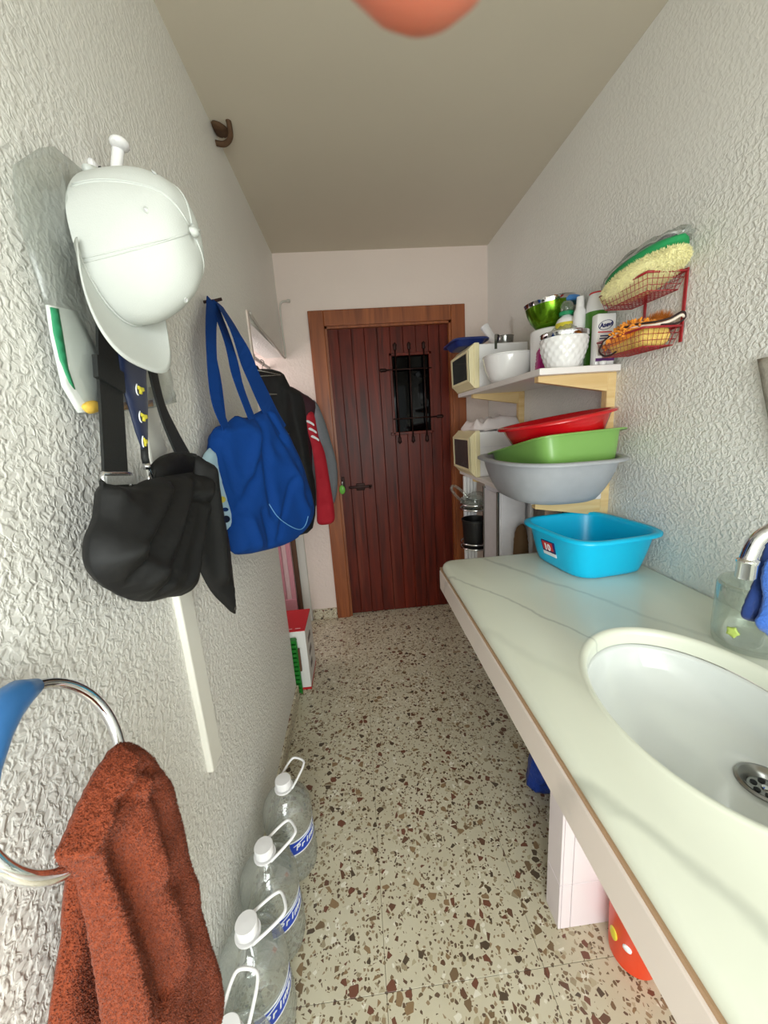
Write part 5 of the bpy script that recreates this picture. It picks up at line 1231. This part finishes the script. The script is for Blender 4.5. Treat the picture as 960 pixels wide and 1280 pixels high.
# cardboard box
bx = empty('cardboard_box', (-0.47, 1.95, 0), 'white cardboard box with a red lid on the floor of the alcove', 'box')
BXa, BXb, BYa, BYb, BH = -0.62, -0.335, 1.835, 2.08, 0.348
obj('carton', box(BXa, BXb, BYa, BYb, 0.012, BH-0.002, 0.002, 1), 'card_white', bx)
obj('red_lid', box(BXa-0.001, BXb+0.001, BYa-0.001, BYb+0.001, BH-0.0025, BH+0.001, 0.001, 1), 'card_red', bx)
obj('red_base', box(BXa-0.001, BXb+0.001, BYa-0.001, BYb+0.001, 0.0, 0.012, 0.001, 1), 'card_red', bx)
for k in range(3):
    obj('side_print', box(BXb-0.001, BXb+0.0012, 1.90, 1.99-0.015*k, 0.235-0.075*k, 0.268-0.075*k), mat('grey_print', (120, 110, 106), 0.6), bx)
for k, x in enumerate((-0.415, -0.372)):
    obj('lid_print', box(x-0.015, x+0.012, 1.858, 1.863, BH+0.0005, BH+0.0016), 'pink_pale', bx)
# green plastic crate piece
gc = empty('green_crate', (-0.41, 1.81, 0), 'green slatted plastic crate wedged between the wall end and the box', 'crate')
for k in range(12):
    obj('slat', box(-0.46, -0.382, 1.792, 1.828, 0.02+k*0.0255, 0.02+k*0.0255+0.017, 0.002, 1), 'crate_green', gc)
obj('post', box(-0.386, -0.378, 1.800, 1.822, 0.0, 0.315, 0.002, 1), 'crate_green', gc)
obj('post', box(-0.462, -0.454, 1.800, 1.822, 0.0, 0.315, 0.002, 1), 'crate_green', gc)
obj('back_sheet', box(-0.455, -0.385, 1.812, 1.820, 0.0, 0.31), 'crate_green', gc)
obj('brown_tab', box(-0.379, -0.368, 1.805, 1.82, 0.13, 0.26, 0.002, 1), 'brown_wood', gc)
# pink striped cloth and boards at the back of the alcove
pk2 = empty('pink_cloth', (-0.55, 2.58, 0.15), 'pink and white striped cloth hanging at the back of the alcove', 'cloth')
for k in range(5):
    x0 = -0.66+k*0.033
    obj('stripe_panel', box(x0, x0+0.0325, 2.560+0.004*(k % 2), 2.575+0.004*(k % 2), 0.17, 0.92, 0.005, 2), 'pink_pale' if k % 2 else 'pink', pk2)
obj('hem', box(-0.66, -0.495, 2.555, 2.585, 0.09, 0.20, 0.006, 2), 'pink', pk2)
tag(obj('brown_board', box(-0.493, -0.460, 2.575, 2.60, 0.0, 1.2, 0.003, 1), 'brown_wood', None), 'narrow brown wooden board standing beside the pink cloth', 'board')
struct('trim_3', box(-0.462, -0.405, YB-0.03, YB+0.002, 0.0, 1.5, 0.004, 2), mat('side_batten', (212, 210, 204), 0.6))

# ================================================================== FINGERTIP AT THE LENS
fg = empty('fingertip', (0.009, 0.052, 1.40), 'pink fingertip reaching down close in front of the lens, out of focus', 'finger')
fd = 0.052
tipc = atY(536, 37, fd)
def fing(t, a):
    pass
up = Vector((-0.10, -0.28, 1)).normalized(); sd = Vector((1, 0.02, 0.12)); sd = (sd-up*sd.dot(up)).normalized(); fr_ = up.cross(sd)
rings = []
Wd = 0.0122
prof = [(0.0, 0.02), (0.0005, 0.26), (0.0018, 0.48), (0.0042, 0.70), (0.0080, 0.90), (0.012, 0.99), (0.018, 1.02), (0.026, 0.99), (0.033, 1.02), (0.042, 1.0), (0.055, 1.03), (0.062, 0.9), (0.066, 0.5), (0.067, 0.05)]
for z, k in prof:
    rings.append([tipc+up*z+sd*(Wd*k*math.cos(2*PI*i/28))+fr_*(Wd*0.82*k*math.sin(2*PI*i/28)) for i in range(28)])
obj('finger', loft(rings), 'skin', fg, True)
nc = tipc+up*0.0135
s_ = 1 if fr_.y > 0 else -1
obj('nail', xf(ellipsoid((0, 0, 0), (0.0058, 0.0068, 0.0014), 18, 10), frame(nc+fr_*s_*Wd*0.74, sd, up)), 'nail', fg, True)
